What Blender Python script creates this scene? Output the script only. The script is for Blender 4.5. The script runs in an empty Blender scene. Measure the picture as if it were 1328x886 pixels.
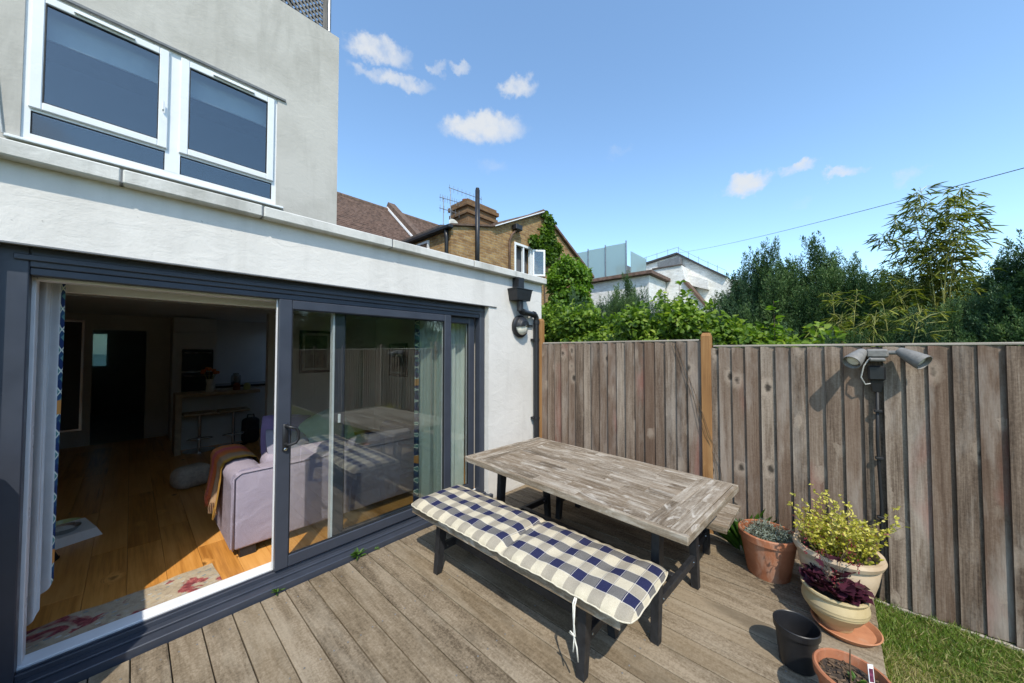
import bpy, bmesh, math, random
import numpy as np
from mathutils import Vector, Matrix
R = math.radians
random.seed(7)
rng = np.random.default_rng(11)
sc = bpy.context.scene
COL = sc.collection

# ------------------------------------------------------------------ camera, sky, sun, exposure
cam_d = bpy.data.cameras.new('camera')
cam = bpy.data.objects.new('camera', cam_d)
COL.objects.link(cam)
cam_d.sensor_width = 36.0
cam_d.lens = 448.0 / 1328.0 * 36.0
cam_d.clip_start = 0.05
cam_d.clip_end = 2000
cam.location = (0, 0, 1.6)
cam.rotation_euler = (R(90) + math.atan(12.5 / 448.0), 0, R(42.2 - 90))
sc.camera = cam

SUN_EL = R(52)
sun_h = Vector((-0.635, -0.772, 0)).normalized()          # towards the sun, on the ground
sun_dir = (sun_h * math.cos(SUN_EL) + Vector((0, 0, math.sin(SUN_EL)))).normalized()
sd = bpy.data.lights.new('sun', 'SUN')
sd.energy = 2.4
sd.angle = R(0.5)
sd.color = (1.0, 0.925, 0.80)
sun = bpy.data.objects.new('sun', sd)
COL.objects.link(sun)
sun.rotation_euler = (-sun_dir).to_track_quat('-Z', 'Y').to_euler()

world = bpy.data.worlds.new('World')
sc.world = world
world.use_nodes = True


def build_world():
    nt = world.node_tree
    N, L = nt.nodes, nt.links
    N.clear()
    out = N.new('ShaderNodeOutputWorld')
    bg = N.new('ShaderNodeBackground')
    sky = N.new('ShaderNodeTexSky')
    sky.sky_type = 'NISHITA'
    sky.sun_disc = False
    sky.sun_elevation = SUN_EL
    sky.sun_rotation = math.atan2(sun_h.x, sun_h.y)
    sky.air_density = 1.0
    sky.dust_density = 0.5
    sky.ozone_density = 1.2
    bg.inputs['Strength'].default_value = 0.15
    tc = N.new('ShaderNodeTexCoord')
    nrm = N.new('ShaderNodeVectorMath'); nrm.operation = 'NORMALIZE'
    L.new(tc.outputs['Generated'], nrm.inputs[0])
    d = nrm.outputs[0]
    # small fair-weather clouds: azimuth (deg from +X), elevation (deg), half width, half height (deg), density
    f = 448.0
    A = R(42.2); P = math.atan(12.5 / f)

    def ray(px, py):
        F = Vector((math.cos(A) * math.cos(P), math.sin(A) * math.cos(P), math.sin(P)))
        Rr = Vector((math.sin(A), -math.cos(A), 0))
        U = Rr.cross(F)
        return (F + (px - 664) / f * Rr + (443 - py) / f * U).normalized()
    cl = []
    for px, py, w, h, k in [(490, 64, 46, 20, .9), (482, 92, 34, 10, .55), (522, 107, 42, 12, .75),
                            (566, 88, 14, 9, .5), (598, 89, 20, 9, .6), (671, 113, 27, 17, .85),
                            (628, 166, 58, 24, 1.0), (968, 238, 36, 17, 1.0), (1037, 217, 32, 9, .75),
                            (1092, 224, 34, 9, .75), (1180, 230, 24, 13, .45), (800, 196, 22, 9, .25),
                            (640, 214, 26, 10, .28), (1040, 262, 20, 9, .2)]:
        c = ray(px, py)
        r = (ray(px + w, py) - c)
        u = (ray(px, py - h) - c)
        cl.append((c, r.normalized(), r.length, u.normalized(), u.length, k))
    rr = random.Random(3)
    for i in range(12):                                    # the same kind of cloud round the rest of the sky
        az = R(rr.uniform(120, 330)); el = R(rr.uniform(18, 62))
        c = Vector((math.cos(az) * math.cos(el), math.sin(az) * math.cos(el), math.sin(el)))
        r = Vector((-math.sin(az), math.cos(az), 0)); u = c.cross(r).normalized()
        cl.append((c, r, rr.uniform(.04, .1), u, rr.uniform(.015, .04), rr.uniform(.5, 1)))
    # domain warp
    nz = N.new('ShaderNodeTexNoise'); nz.inputs['Scale'].default_value = 26; nz.inputs['Detail'].default_value = 6
    nz.inputs['Roughness'].default_value = .62
    L.new(d, nz.inputs['Vector'])
    nz2 = N.new('ShaderNodeTexNoise'); nz2.inputs['Scale'].default_value = 9; nz2.inputs['Detail'].default_value = 5
    L.new(d, nz2.inputs['Vector'])
    wv = N.new('ShaderNodeVectorMath'); wv.operation = 'SUBTRACT'; wv.inputs[1].default_value = (.5, .5, .5)
    L.new(nz.outputs['Color'], wv.inputs[0])
    ws = N.new('ShaderNodeVectorMath'); ws.operation = 'MULTIPLY_ADD'
    ws.inputs[1].default_value = (.075, .075, .06)
    L.new(wv.outputs[0], ws.inputs[0]); L.new(d, ws.inputs[2])
    dw = ws.outputs[0]

    def math_n(op, a, b=None, clamp=False):
        n = N.new('ShaderNodeMath'); n.operation = op; n.use_clamp = clamp
        for i, v in enumerate((a, b)):
            if v is None: continue
            if isinstance(v, (int, float)): n.inputs[i].default_value = v
            else: L.new(v, n.inputs[i])
        return n.outputs[0]
    total = None
    for c, r, rl, u, ul, k in cl:
        q = N.new('ShaderNodeVectorMath'); q.operation = 'SUBTRACT'; q.inputs[1].default_value = c
        L.new(dw, q.inputs[0])
        s = N.new('ShaderNodeVectorMath'); s.operation = 'DOT_PRODUCT'; s.inputs[1].default_value = r / rl
        t = N.new('ShaderNodeVectorMath'); t.operation = 'DOT_PRODUCT'; t.inputs[1].default_value = u / ul
        L.new(q.outputs[0], s.inputs[0]); L.new(q.outputs[0], t.inputs[0])
        s2 = math_n('MULTIPLY', s.outputs['Value'], s.outputs['Value'])
        t2 = math_n('MULTIPLY', t.outputs['Value'], t.outputs['Value'])
        m = math_n('SUBTRACT', 1.15, math_n('ADD', s2, t2), True)
        m = math_n('MULTIPLY', m, k)
        total = m if total is None else math_n('MAXIMUM', total, m)
    det = math_n('MULTIPLY', total, math_n('ADD', math_n('MULTIPLY', nz.outputs['Fac'], 1.5), 0.15))
    mr = N.new('ShaderNodeMapRange'); mr.interpolation_type = 'SMOOTHSTEP'
    mr.inputs['From Min'].default_value = .02; mr.inputs['From Max'].default_value = 1.05
    mr.inputs['To Max'].default_value = .92
    L.new(det, mr.inputs['Value'])
    tint = N.new('ShaderNodeMix'); tint.data_type = 'RGBA'; tint.blend_type = 'MULTIPLY'
    tint.inputs['Factor'].default_value = 1
    tint.inputs[7].default_value = (0.90, 1.03, 1.05, 1)
    L.new(sky.outputs[0], tint.inputs[6])
    mx = N.new('ShaderNodeMix'); mx.data_type = 'RGBA'
    mx.inputs[7].default_value = (2.75, 2.85, 2.95, 1)
    L.new(mr.outputs[0], mx.inputs['Factor']); L.new(tint.outputs[2], mx.inputs[6])
    L.new(mx.outputs[2], bg.inputs['Color'])
    L.new(bg.outputs[0], out.inputs['Surface'])


build_world()
vs = sc.view_settings
vs.view_transform = 'Standard'
vs.look = 'None'
vs.exposure = 0.95
vs.gamma = 1
vs.use_curve_mapping = False
sc.cycles.max_bounces = 10
sc.cycles.diffuse_bounces = 4
sc.cycles.glossy_bounces = 4
sc.cycles.transmission_bounces = 6
sc.cycles.transparent_max_bounces = 16
sc.cycles.sample_clamp_indirect = 6
sc.cycles.caustics_reflective = False
sc.cycles.caustics_refractive = False

# ------------------------------------------------------------------ material helpers
class M:
    """small node-graph builder"""
    def __init__(s, name):
        s.m = bpy.data.materials.new(name)
        s.m.use_nodes = True
        s.nt = s.m.node_tree
        s.N, s.L = s.nt.nodes, s.nt.links
        s.b = s.N['Principled BSDF']
        s.b.inputs['Roughness'].default_value = .7
        s.out = s.N['Material Output']

    def n(s, typ, **kw):
        x = s.N.new(typ)
        for k, v in kw.items(): setattr(x, k, v)
        return x

    def put(s, v, sock):
        if v is None: return
        if hasattr(v, 'links') or isinstance(v, bpy.types.NodeSocket): s.L.new(v, sock)
        else:
            if isinstance(v, (tuple, list)) and len(v) == 3 and sock.type == 'RGBA': v = (*v, 1)
            sock.default_value = v

    def math(s, op, a, b=None, c=None, clamp=False):
        x = s.n('ShaderNodeMath', operation=op, use_clamp=clamp)
        for i, v in enumerate((a, b, c)): s.put(v, x.inputs[i])
        return x.outputs[0]

    def coord(s, kind='Object', scale=(1, 1, 1), rand=0.0, rot=(0, 0, 0)):
        tc = s.n('ShaderNodeTexCoord')
        v = tc.outputs[kind]
        if rand:
            oi = s.n('ShaderNodeObjectInfo')
            a = s.n('ShaderNodeVectorMath', operation='MULTIPLY_ADD')
            a.inputs[0].default_value = (rand, rand * .7, rand * 1.3)
            cmb = s.n('ShaderNodeCombineXYZ')
            for i in range(3): s.L.new(oi.outputs['Random'], cmb.inputs[i])
            s.L.new(cmb.outputs[0], a.inputs[1]); s.L.new(v, a.inputs[2])
            v = a.outputs[0]
        mp = s.n('ShaderNodeMapping')
        mp.inputs['Scale'].default_value = scale
        mp.inputs['Rotation'].default_value = rot
        s.L.new(v, mp.inputs['Vector'])
        return mp.outputs[0]

    def noise(s, vec, scale=5, detail=4, rough=.55, dist=0, out='Fac'):
        x = s.n('ShaderNodeTexNoise')
        x.inputs['Scale'].default_value = scale; x.inputs['Detail'].default_value = detail
        x.inputs['Roughness'].default_value = rough; x.inputs['Distortion'].default_value = dist
        s.L.new(vec, x.inputs['Vector'])
        return x.outputs[out]

    def ramp(s, fac, stops):
        x = s.n('ShaderNodeValToRGB')
        el = x.color_ramp.elements
        while len(el) < len(stops): el.new(.5)
        for e, (p, c) in zip(el, stops):
            e.position = p
            e.color = (c, c, c, 1) if isinstance(c, (int, float)) else (*c, 1)
        s.L.new(fac, x.inputs['Fac'])
        return x.outputs['Color']

    def mix(s, fac, a, b, mode='MIX'):
        x = s.n('ShaderNodeMix', data_type='RGBA', blend_type=mode)
        s.put(fac, x.inputs['Factor']); s.put(a, x.inputs[6]); s.put(b, x.inputs[7])
        return x.outputs[2]

    def random(s):
        return s.n('ShaderNodeObjectInfo').outputs['Random']

    def bump(s, h, strength=.3, dist=.01, prev=None):
        x = s.n('ShaderNodeBump')
        x.inputs['Strength'].default_value = strength; x.inputs['Distance'].default_value = dist
        s.L.new(h, x.inputs['Height'])
        if prev: s.L.new(prev, x.inputs['Normal'])
        s.L.new(x.outputs[0], s.b.inputs['Normal'])
        return x.outputs[0]

    def set(s, color=None, rough=None, metal=None, spec=None, alpha=None):
        s.put(color, s.b.inputs['Base Color']); s.put(rough, s.b.inputs['Roughness'])
        s.put(metal, s.b.inputs['Metallic']); s.put(spec, s.b.inputs['Specular IOR Level'])
        return s.m


MAT = {}


def plain(name, col, rough=.6, metal=0, var=.12, scale=18, bump=.05, spec=.4):
    k = M(name)
    v = k.coord('Object', rand=9)
    n = k.noise(v, scale, 5, .6)
    c2 = tuple(max(0, x * (1 - var * 1.6)) for x in col)
    c3 = tuple(min(1, x * (1 + var)) for x in col)
    k.set(k.ramp(n, [(.25, c2), (.75, c3)]), k.ramp(k.noise(v, scale * .6, 3), [(.3, max(.05, rough - .1)), (.7, min(1, rough + .1))]), metal, spec)
    if bump: k.bump(n, bump, .004)
    MAT[name] = k.m
    return k.m


def wood(name, dark, mid, light, axis=1, grain=1.0, rough=.8, vary=.5, knots=0.0, bump=.35, stain=None, wear=None, hue=None, blotch=None, speck=0.0, streak=1.0):
    """weathered timber, grain running along the local axis"""
    k = M(name)
    st = [22 * grain, 22 * grain, 22 * grain]; st[axis] = 1.1 * grain * streak
    v = k.coord('Object', rand=31)
    mp = k.n('ShaderNodeMapping'); mp.inputs['Scale'].default_value = st
    vin = v
    kn = None
    if knots:
        ks = [9, 9, 9]; ks[axis] = 5.5
        mk = k.n('ShaderNodeMapping'); mk.inputs['Scale'].default_value = ks
        k.L.new(v, mk.inputs['Vector'])
        vo = k.n('ShaderNodeTexVoronoi'); vo.inputs['Scale'].default_value = .9; vo.inputs['Randomness'].default_value = 1
        wob = k.n('ShaderNodeVectorMath', operation='MULTIPLY_ADD'); wob.inputs[1].default_value = (.25,) * 3
        k.L.new(k.noise(v, 30, 2, .5, 0, 'Color'), wob.inputs[0]); k.L.new(mk.outputs[0], wob.inputs[2])
        k.L.new(wob.outputs[0], vo.inputs['Vector'])
        kd = vo.outputs['Distance']
        # only some cells hold a knot
        sep = k.n('ShaderNodeSeparateColor'); k.L.new(vo.outputs['Color'], sep.inputs[0])
        keep = k.math('LESS_THAN', sep.outputs[0], knots)
        kn = k.math('MULTIPLY', k.math('SUBTRACT', 1.0, k.math('MULTIPLY', kd, 4.2), None, True), keep)
        halo = k.math('MULTIPLY', k.math('SUBTRACT', 1.0, k.math('MULTIPLY', kd, 2.0), None, True), keep)
        bend = k.n('ShaderNodeVectorMath', operation='MULTIPLY_ADD')
        cmb = k.n('ShaderNodeCombineXYZ')
        for i in range(3): k.L.new(halo, cmb.inputs[i])
        k.L.new(cmb.outputs[0], bend.inputs[0]); bend.inputs[1].default_value = (.06, .06, .06)
        k.L.new(v, bend.inputs[2]); vin = bend.outputs[0]
    k.L.new(vin, mp.inputs['Vector'])
    g = k.noise(mp.outputs[0], 1.0, 6, .62, .5)
    st2 = [120 * grain, 120 * grain, 120 * grain]; st2[axis] = 4 * grain * streak
    mp2 = k.n('ShaderNodeMapping'); mp2.inputs['Scale'].default_value = st2
    k.L.new(vin, mp2.inputs['Vector'])
    g2 = k.noise(mp2.outputs[0], 1.0, 3, .6, .2)
    big = k.noise(v, 2.2, 3, .6)
    f = k.math('ADD', k.math('MULTIPLY', g, .62), k.math('ADD', k.math('MULTIPLY', g2, .3), k.math('MULTIPLY', big, .22)))
    f = k.math('ADD', f, k.math('MULTIPLY', k.math('SUBTRACT', k.random(), .5), vary * .35))
    if speck:
        f = k.math('ADD', f, k.math('MULTIPLY', k.math('SUBTRACT', k.noise(v, 70, 5, .75), .5), speck))
    c = k.ramp(f, [(.36, dark), (.54, mid), (.74, light)])
    if hue is not None:
        r2 = k.math('FRACT', k.math('MULTIPLY', k.random(), 7.13))
        c = k.mix(k.math('MULTIPLY', r2, hue[1]), c, hue[0])
    if blotch is not None:                       # pale lichen or bleached patches, dark damp patches
        bs = [1.0, 1.0, 1.0]; bs[axis] = .22
        b = k.noise(k.coord('Object', tuple(bs), rand=17), blotch[0], 6, .7)
        c = k.mix(k.ramp(b, [(.50, 0), (.70, blotch[2])]), c, blotch[1])
    if stain is not None:                        # old paint or dirt with a shape of its own
        ss = [1.0, 1.0, 1.0]; ss[axis] = .35
        w = k.coord('Object', tuple(ss), rand=53)
        s_ = k.noise(w, stain[1], 4, .6, .6)
        c = k.mix(k.ramp(s_, [(stain[2], 0), (stain[2] + .1, stain[3])]), c, stain[0])
    # checks: thin dark splits along the grain
    st3 = [60, 60, 60]; st3[axis] = .8
    mp3 = k.n('ShaderNodeMapping'); mp3.inputs['Scale'].default_value = st3
    k.L.new(vin, mp3.inputs['Vector'])
    spl = k.ramp(k.noise(mp3.outputs[0], 1.0, 2, .5), [(.20, 1), (.29, 0)])
    c = k.mix(k.math('MULTIPLY', spl, .75), c, tuple(x * .25 for x in dark))
    h = k.math('SUBTRACT', k.math('ADD', k.math('MULTIPLY', g, .6), k.math('MULTIPLY', g2, .5)), spl)
    if kn is not None:
        c = k.mix(k.math('MINIMUM', k.math('MULTIPLY', halo, .9), .5), c, tuple(min(1, x * 1.15) for x in light))
        c = k.mix(k.math('MINIMUM', k.math('MULTIPLY', kn, 1.6), .85), c, tuple(x * .3 for x in dark))
        h = k.math('SUBTRACT', h, k.math('MULTIPLY', kn, .8))
    k.set(c, rough, 0, .3)
    k.bump(h, bump, .004)
    MAT[name] = k.m
    return k.m


def leaf_mat(name, cols, trans=.35, rough=.5):
    k = M(name)
    at = k.n('ShaderNodeAttribute', attribute_name='tint')
    c = k.ramp(at.outputs['Fac'], [(i / (len(cols) - 1), x) for i, x in enumerate(cols)])
    k.set(c, rough, 0, .35)
    tr = k.n('ShaderNodeBsdfTranslucent')
    k.L.new(k.mix(1, c, (1.25, 1.35, .6), 'MULTIPLY'), tr.inputs['Color'])
    ms = k.n('ShaderNodeMixShader'); ms.inputs[0].default_value = trans
    k.L.new(k.b.outputs[0], ms.inputs[1]); k.L.new(tr.outputs[0], ms.inputs[2])
    k.L.new(ms.outputs[0], k.out.inputs['Surface'])
    MAT[name] = k.m


def glass_mat(name, tint=(.93, .96, .95), ior=1.52, refl=1.0, rough=0.0):
    k = M(name)
    k.N.remove(k.b)
    tr = k.n('ShaderNodeBsdfTransparent'); tr.inputs['Color'].default_value = (*tint, 1)
    gl = k.n('ShaderNodeBsdfGlossy'); gl.inputs['Roughness'].default_value = rough
    fr = k.n('ShaderNodeFresnel')
    bf = k.n('ShaderNodeNewGeometry').outputs['Backfacing']      # same reflection from both sides of the sheet
    k.L.new(k.math('ADD', k.math('MULTIPLY', bf, 1 / ior - ior), ior), fr.inputs['IOR'])
    ms = k.n('ShaderNodeMixShader')
    k.L.new(k.math('MULTIPLY', fr.outputs[0], refl, None, True), ms.inputs[0])
    k.L.new(tr.outputs[0], ms.inputs[1]); k.L.new(gl.outputs[0], ms.inputs[2])
    k.L.new(ms.outputs[0], k.out.inputs['Surface'])
    MAT[name] = k.m


# ------------------------------------------------------------------ mesh helpers
class MB:
    def __init__(s): s.v, s.f = [], []

    def add(s, vs, fs, mtx=None):
        o = len(s.v)
        s.v += [tuple(mtx @ Vector(p)) if mtx else tuple(p) for p in vs]
        s.f += [tuple(i + o for i in q) for q in fs]
        return s

    def box(s, x0, y0, z0, x1, y1, z1, mtx=None, ch=0.0):
        if x0 > x1: x0, x1 = x1, x0
        if y0 > y1: y0, y1 = y1, y0
        if z0 > z1: z0, z1 = z1, z0
        if ch <= 0:
            vs = [(x0, y0, z0), (x1, y0, z0), (x1, y1, z0), (x0, y1, z0), (x0, y0, z1), (x1, y0, z1), (x1, y1, z1), (x0, y1, z1)]
            return s.add(vs, [(3, 2, 1, 0), (4, 5, 6, 7), (0, 1, 5, 4), (1, 2, 6, 5), (2, 3, 7, 6), (3, 0, 4, 7)], mtx)
        ch = min(ch, (x1 - x0) * .45, (y1 - y0) * .45, (z1 - z0) * .45)
        bm = bmesh.new()
        bmesh.ops.create_cube(bm, size=1)
        for v in bm.verts:
            v.co = ((x0 + x1) / 2 + v.co.x * (x1 - x0), (y0 + y1) / 2 + v.co.y * (y1 - y0), (z0 + z1) / 2 + v.co.z * (z1 - z0))
        bmesh.ops.bevel(bm, geom=bm.edges[:], offset=ch, segments=1, affect='EDGES', profile=.5)
        bm.verts.ensure_lookup_table()
        vs = [v.co.copy() for v in bm.verts]; fs = [[v.index for v in f.verts] for f in bm.faces]
        bm.free()
        return s.add(vs, fs, mtx)

    def hexa(s, bot, top):                       # 4 bottom + 4 top points
        return s.add(list(bot) + list(top), [(3, 2, 1, 0), (4, 5, 6, 7), (0, 1, 5, 4), (1, 2, 6, 5), (2, 3, 7, 6), (3, 0, 4, 7)])

    def prism(s, poly, a, b, axis=1):            # polygon in the two other axes, extruded along axis a..b
        n = len(poly)
        def P(p, t):
            q = list(p); q.insert(axis, t); return tuple(q)
        vs = [P(p, a) for p in poly] + [P(p, b) for p in poly]
        fs = [tuple(range(n)), tuple(range(2 * n - 1, n - 1, -1))] + [(i, i + n, (i + 1) % n + n, (i + 1) % n) for i in range(n)]
        return s.add(vs, fs)

    def tube(s, pts, r, seg=8, caps=True):
        pts = [Vector(p) for p in pts]
        rs = r if isinstance(r, (list, tuple)) else [r] * len(pts)
        vs, fs = [], []
        prev = None
        for i, p in enumerate(pts):
            d = (pts[min(i + 1, len(pts) - 1)] - pts[max(i - 1, 0)]).normalized()
            if prev is None:
                a = d.orthogonal().normalized()
            else:
                a = (prev - d * prev.dot(d)).normalized()
            prev = a
            b = d.cross(a)
            for j in range(seg):
                t = 2 * math.pi * j / seg
                vs.append(p + rs[i] * (math.cos(t) * a + math.sin(t) * b))
        for i in range(len(pts) - 1):
            for j in range(seg):
                k = (j + 1) % seg
                fs.append((i * seg + j, i * seg + k, (i + 1) * seg + k, (i + 1) * seg + j))
        if caps:
            fs.append(tuple(range(seg - 1, -1, -1))); fs.append(tuple((len(pts) - 1) * seg + j for j in range(seg)))
        return s.add(vs, fs)

    def lathe(s, prof, seg=40, mtx=None, wob=0.0):
        vs, fs = [], []
        for i, (r, z) in enumerate(prof):
            for j in range(seg):
                t = 2 * math.pi * j / seg
                vs.append((r * math.cos(t), r * math.sin(t), z))
        for i in range(len(prof) - 1):
            for j in range(seg):
                k = (j + 1) % seg
                fs.append((i * seg + j, i * seg + k, (i + 1) * seg + k, (i + 1) * seg + j))
        if prof[0][0] > 1e-4: fs.append(tuple(range(seg - 1, -1, -1)))
        if prof[-1][0] > 1e-4: fs.append(tuple((len(prof) - 1) * seg + j for j in range(seg)))
        return s.add(vs, fs, mtx)

    def grid(s, fn, nu, nv):
        vs = [fn(i / nu, j / nv) for j in range(nv + 1) for i in range(nu + 1)]
        fs = [(j * (nu + 1) + i, j * (nu + 1) + i + 1, (j + 1) * (nu + 1) + i + 1, (j + 1) * (nu + 1) + i) for j in range(nv) for i in range(nu)]
        return s.add(vs, fs)

    def mesh(s, name, mat, smooth=False):
        me = bpy.data.meshes.new(name)
        me.from_pydata([tuple(p) for p in s.v], [], [tuple(q) for q in s.f])
        me.update()
        bm = bmesh.new(); bm.from_mesh(me)
        bmesh.ops.recalc_face_normals(bm, faces=bm.faces[:])
        bm.to_mesh(me); bm.free()
        if mat: me.materials.append(MAT[mat] if isinstance(mat, str) else mat)
        if smooth:
            me.polygons.foreach_set('use_smooth', [True] * len(me.polygons))
            if smooth is not True: me.set_sharp_from_angle(angle=R(smooth))
        return me

    def build(s, name, mat, parent=None, smooth=False, loc=(0, 0, 0), rot=(0, 0, 0)):
        return link(name, s.mesh(name, mat, smooth), parent, loc, rot)


def link(name, me, parent=None, loc=(0, 0, 0), rot=(0, 0, 0), scale=(1, 1, 1)):
    o = bpy.data.objects.new(name, me)
    COL.objects.link(o)
    o.parent = parent
    o.location = loc; o.rotation_euler = rot; o.scale = scale
    return o


def tag(o, label=None, cat=None, group=None, kind=None):
    if label: o['label'] = label
    if cat: o['category'] = cat
    if group: o['group'] = group
    if kind: o['kind'] = kind
    return o


def thing(name, label, cat, loc=(0, 0, 0), rz=0, group=None):
    o = bpy.data.objects.new(name, None)
    COL.objects.link(o)
    o.empty_display_size = .1
    o.location = loc; o.rotation_euler = (0, 0, rz)
    return tag(o, label, cat, group)


def copy_tree(o, parent=None):
    c = o.copy(); COL.objects.link(c); c.parent = parent
    for ch in list(o.children): copy_tree(ch, c)
    return c


def np_mesh(name, verts, faces_n, mat, tint=None, smooth=False):
    """verts (n,3); faces_n (m,k) all with k corners"""
    me = bpy.data.meshes.new(name)
    m, k = faces_n.shape
    me.vertices.add(len(verts)); me.loops.add(m * k); me.polygons.add(m)
    me.vertices.foreach_set('co', verts.astype(np.float32).ravel())
    me.loops.foreach_set('vertex_index', faces_n.astype(np.int32).ravel())
    me.polygons.foreach_set('loop_start', np.arange(0, m * k, k, dtype=np.int32))
    me.polygons.foreach_set('loop_total', np.full(m, k, dtype=np.int32))
    if tint is not None:
        a = me.attributes.new('tint', 'FLOAT', 'POINT')
        a.data.foreach_set('value', tint.astype(np.float32))
    me.update(calc_edges=True)
    me.materials.append(MAT[mat])
    if smooth: me.polygons.foreach_set('use_smooth', [True] * m)
    return me


def leaves(name, pos, dirs, ups, length, width, mat, tint, fold=.25, droop=.0, shape='broad'):
    """one folded leaf of two quads (broad) or one narrow blade (needle) at each point"""
    n = len(pos)
    d = dirs / np.linalg.norm(dirs, axis=1, keepdims=True)
    s = np.cross(d, ups); s /= np.linalg.norm(s, axis=1, keepdims=True) + 1e-9
    u = np.cross(s, d)
    L = np.asarray(length).reshape(-1, 1) * np.ones((n, 1)); W = np.asarray(width).reshape(-1, 1) * np.ones((n, 1))
    if shape == 'needle':
        v = np.stack([pos, pos + d * L * .45 + s * W * .5, pos + d * L - u * L * droop, pos + d * L * .45 - s * W * .5], 1).reshape(-1, 3)
        f = np.arange(n * 4).reshape(n, 4)
        return np_mesh(name, v, f, mat, np.repeat(tint, 4))
    tip = pos + d * L - u * L * droop
    m1 = pos + d * L * .32; m2 = pos + d * L * .72 - u * L * droop * .5
    e = u * W * fold
    v = np.stack([pos, m1 + s * W * .5 + e, m2 + s * W * .38 + e, tip, m2 - s * W * .38 + e, m1 - s * W * .5 + e], 1).reshape(-1, 3)
    b = np.arange(n)[:, None] * 6
    f = np.concatenate([b + np.array([[0, 1, 2, 3]]), b + np.array([[0, 3, 4, 5]])], 0)
    return np_mesh(name, v, f, mat, np.repeat(tint, 6))


def rand_dirs(n):
    v = rng.normal(size=(n, 3)); return v / np.linalg.norm(v, axis=1, keepdims=True)

# ------------------------------------------------------------------ materials
def make_render(name, base, dirt, amount, streak=.3):
    k = M(name)
    v = k.coord('Object')
    n1 = k.noise(v, 1.3, 6, .62)
    n2 = k.noise(k.coord('Object', (3.2, 3.2, .55)), 1.0, 6, .65, .4)
    n3 = k.noise(v, 70, 4, .6)
    c = k.mix(k.ramp(n1, [(.42, 0), (.72, amount)]), base, dirt)
    c = k.mix(k.ramp(n2, [(.50, 0), (.78, streak)]), c, tuple(x * .75 for x in dirt))
    sp = k.ramp(k.noise(v, 38, 2, .5), [(.22, 1), (.27, 0)])
    c = k.mix(k.math('MULTIPLY', sp, .35), c, tuple(x * .5 for x in dirt))
    k.set(c, .88, 0, .2)
    trowel = k.noise(k.coord('Object', (6, 6, 9)), 1.0, 5, .55, 1.2)
    p = k.bump(trowel, .22, .02)
    k.bump(n3, .22, .006, p)
    MAT[name] = k.m


make_render('render_white', (.70, .675, .635), (.46, .44, .40), .38, .34)
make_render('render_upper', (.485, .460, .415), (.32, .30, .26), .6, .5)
make_render('coping_concrete', (.62, .61, .57), (.25, .24, .20), .6, .6)
plain('navy_frame', (.043, .050, .068), .38, 0, .08, 9, .02, .5)
plain('white_upvc', (.72, .73, .73), .3, 0, .04, 5, 0, .5)
plain('white_track', (.78, .79, .80), .35, 0, .05, 9, 0, .5)
plain('black_plastic', (.018, .018, .02), .42, 0, .2, 14, .03)
plain('black_paint', (.020, .021, .024), .5, 0, .35, 30, .12)
plain('chrome', (.6, .6, .6), .18, 1, .03, 9, 0)
plain('dark_gasket', (.012, .012, .013), .6, 0, .1, 9, 0)
plain('grey_lamp', (.20, .19, .175), .5, 0, .18, 40, .08)
plain('lens_glass', (.80, .76, .64), .4, 0, .1, 20, .05)
plain('lead', (.16, .165, .17), .55, 0, .2, 12, .1)
plain('inner_wall', (.74, .71, .66), .85, 0, .05, 3, .02)
plain('ceiling_white', (.82, .82, .80), .9, 0, .03, 3, 0)
plain('dark_room', (.10, .10, .105), .9, 0, .1, 3, 0)
plain('cabinet_grey', (.66, .65, .61), .5, 0, .05, 4, 0)
plain('oven_black', (.02, .025, .024), .12, 0, .1, 4, 0)
plain('bar_wood', (.42, .33, .22), .5, 0, .2, 12, .02)
plain('picture_black', (.015, .015, .016), .4, 0, .1, 10, 0)
plain('picture_print', (.09, .12, .07), .6, 0, .8, 9, 0)
plain('picture_mount', (.5, .5, .46), .7, 0, .05, 9, 0)
plain('backpack_black', (.012, .012, .014), .7, 0, .3, 30, .3)
plain('pale_cushion', (.46, .40, .32), .9, 0, .2, 30, .4)
plain('white_ceramic', (.7, .71, .66), .25, 0, .05, 9, 0)
plain('lime_ceramic', (.52, .55, .22), .3, 0, .05, 9, 0)
plain('steel', (.45, .45, .44), .25, 1, .05, 9, 0)
plain('cable_black', (.015, .015, .016), .55, 0, .1, 20, 0)
plain('cable_pale', (.45, .45, .43), .5, 0, .1, 20, 0)
plain('wire_dark', (.06, .065, .07), .5, 0, .1, 20, 0)
plain('string_white', (.75, .72, .64), .85, 0, .1, 60, .2)
plain('piping_cream', (.60, .54, .42), .85, 0, .1, 60, .2)
plain('soil', (.055, .040, .028), .95, 0, .5, 55, .9)
plain('tag_white', (.75, .75, .75), .4, 0, .05, 9, 0)
plain('tag_print', (.12, .03, .06), .4, 0, .9, 60, 0)
plain('twig', (.13, .085, .05), .85, 0, .4, 40, .3)
plain('bark', (.11, .08, .055), .9, 0, .4, 20, .5)
plain('culm', (.30, .30, .09), .5, 0, .3, 20, .1)
plain('red_flower', (.22, .025, .035), .7, 0, .3, 60, 0)
plain('brown_timber', (.12, .07, .045), .7, 0, .3, 12, .2)
plain('stack_metal', (.30, .31, .32), .4, .6, .2, 12, .05)
plain('stack_clay', (.28, .08, .05), .8, 0, .2, 12, .2)
plain('roof_felt', (.05, .05, .052), .9, 0, .3, 12, .3)
plain('orange_flower', (.65, .18, .03), .7, 0, .3, 60, 0)

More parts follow.
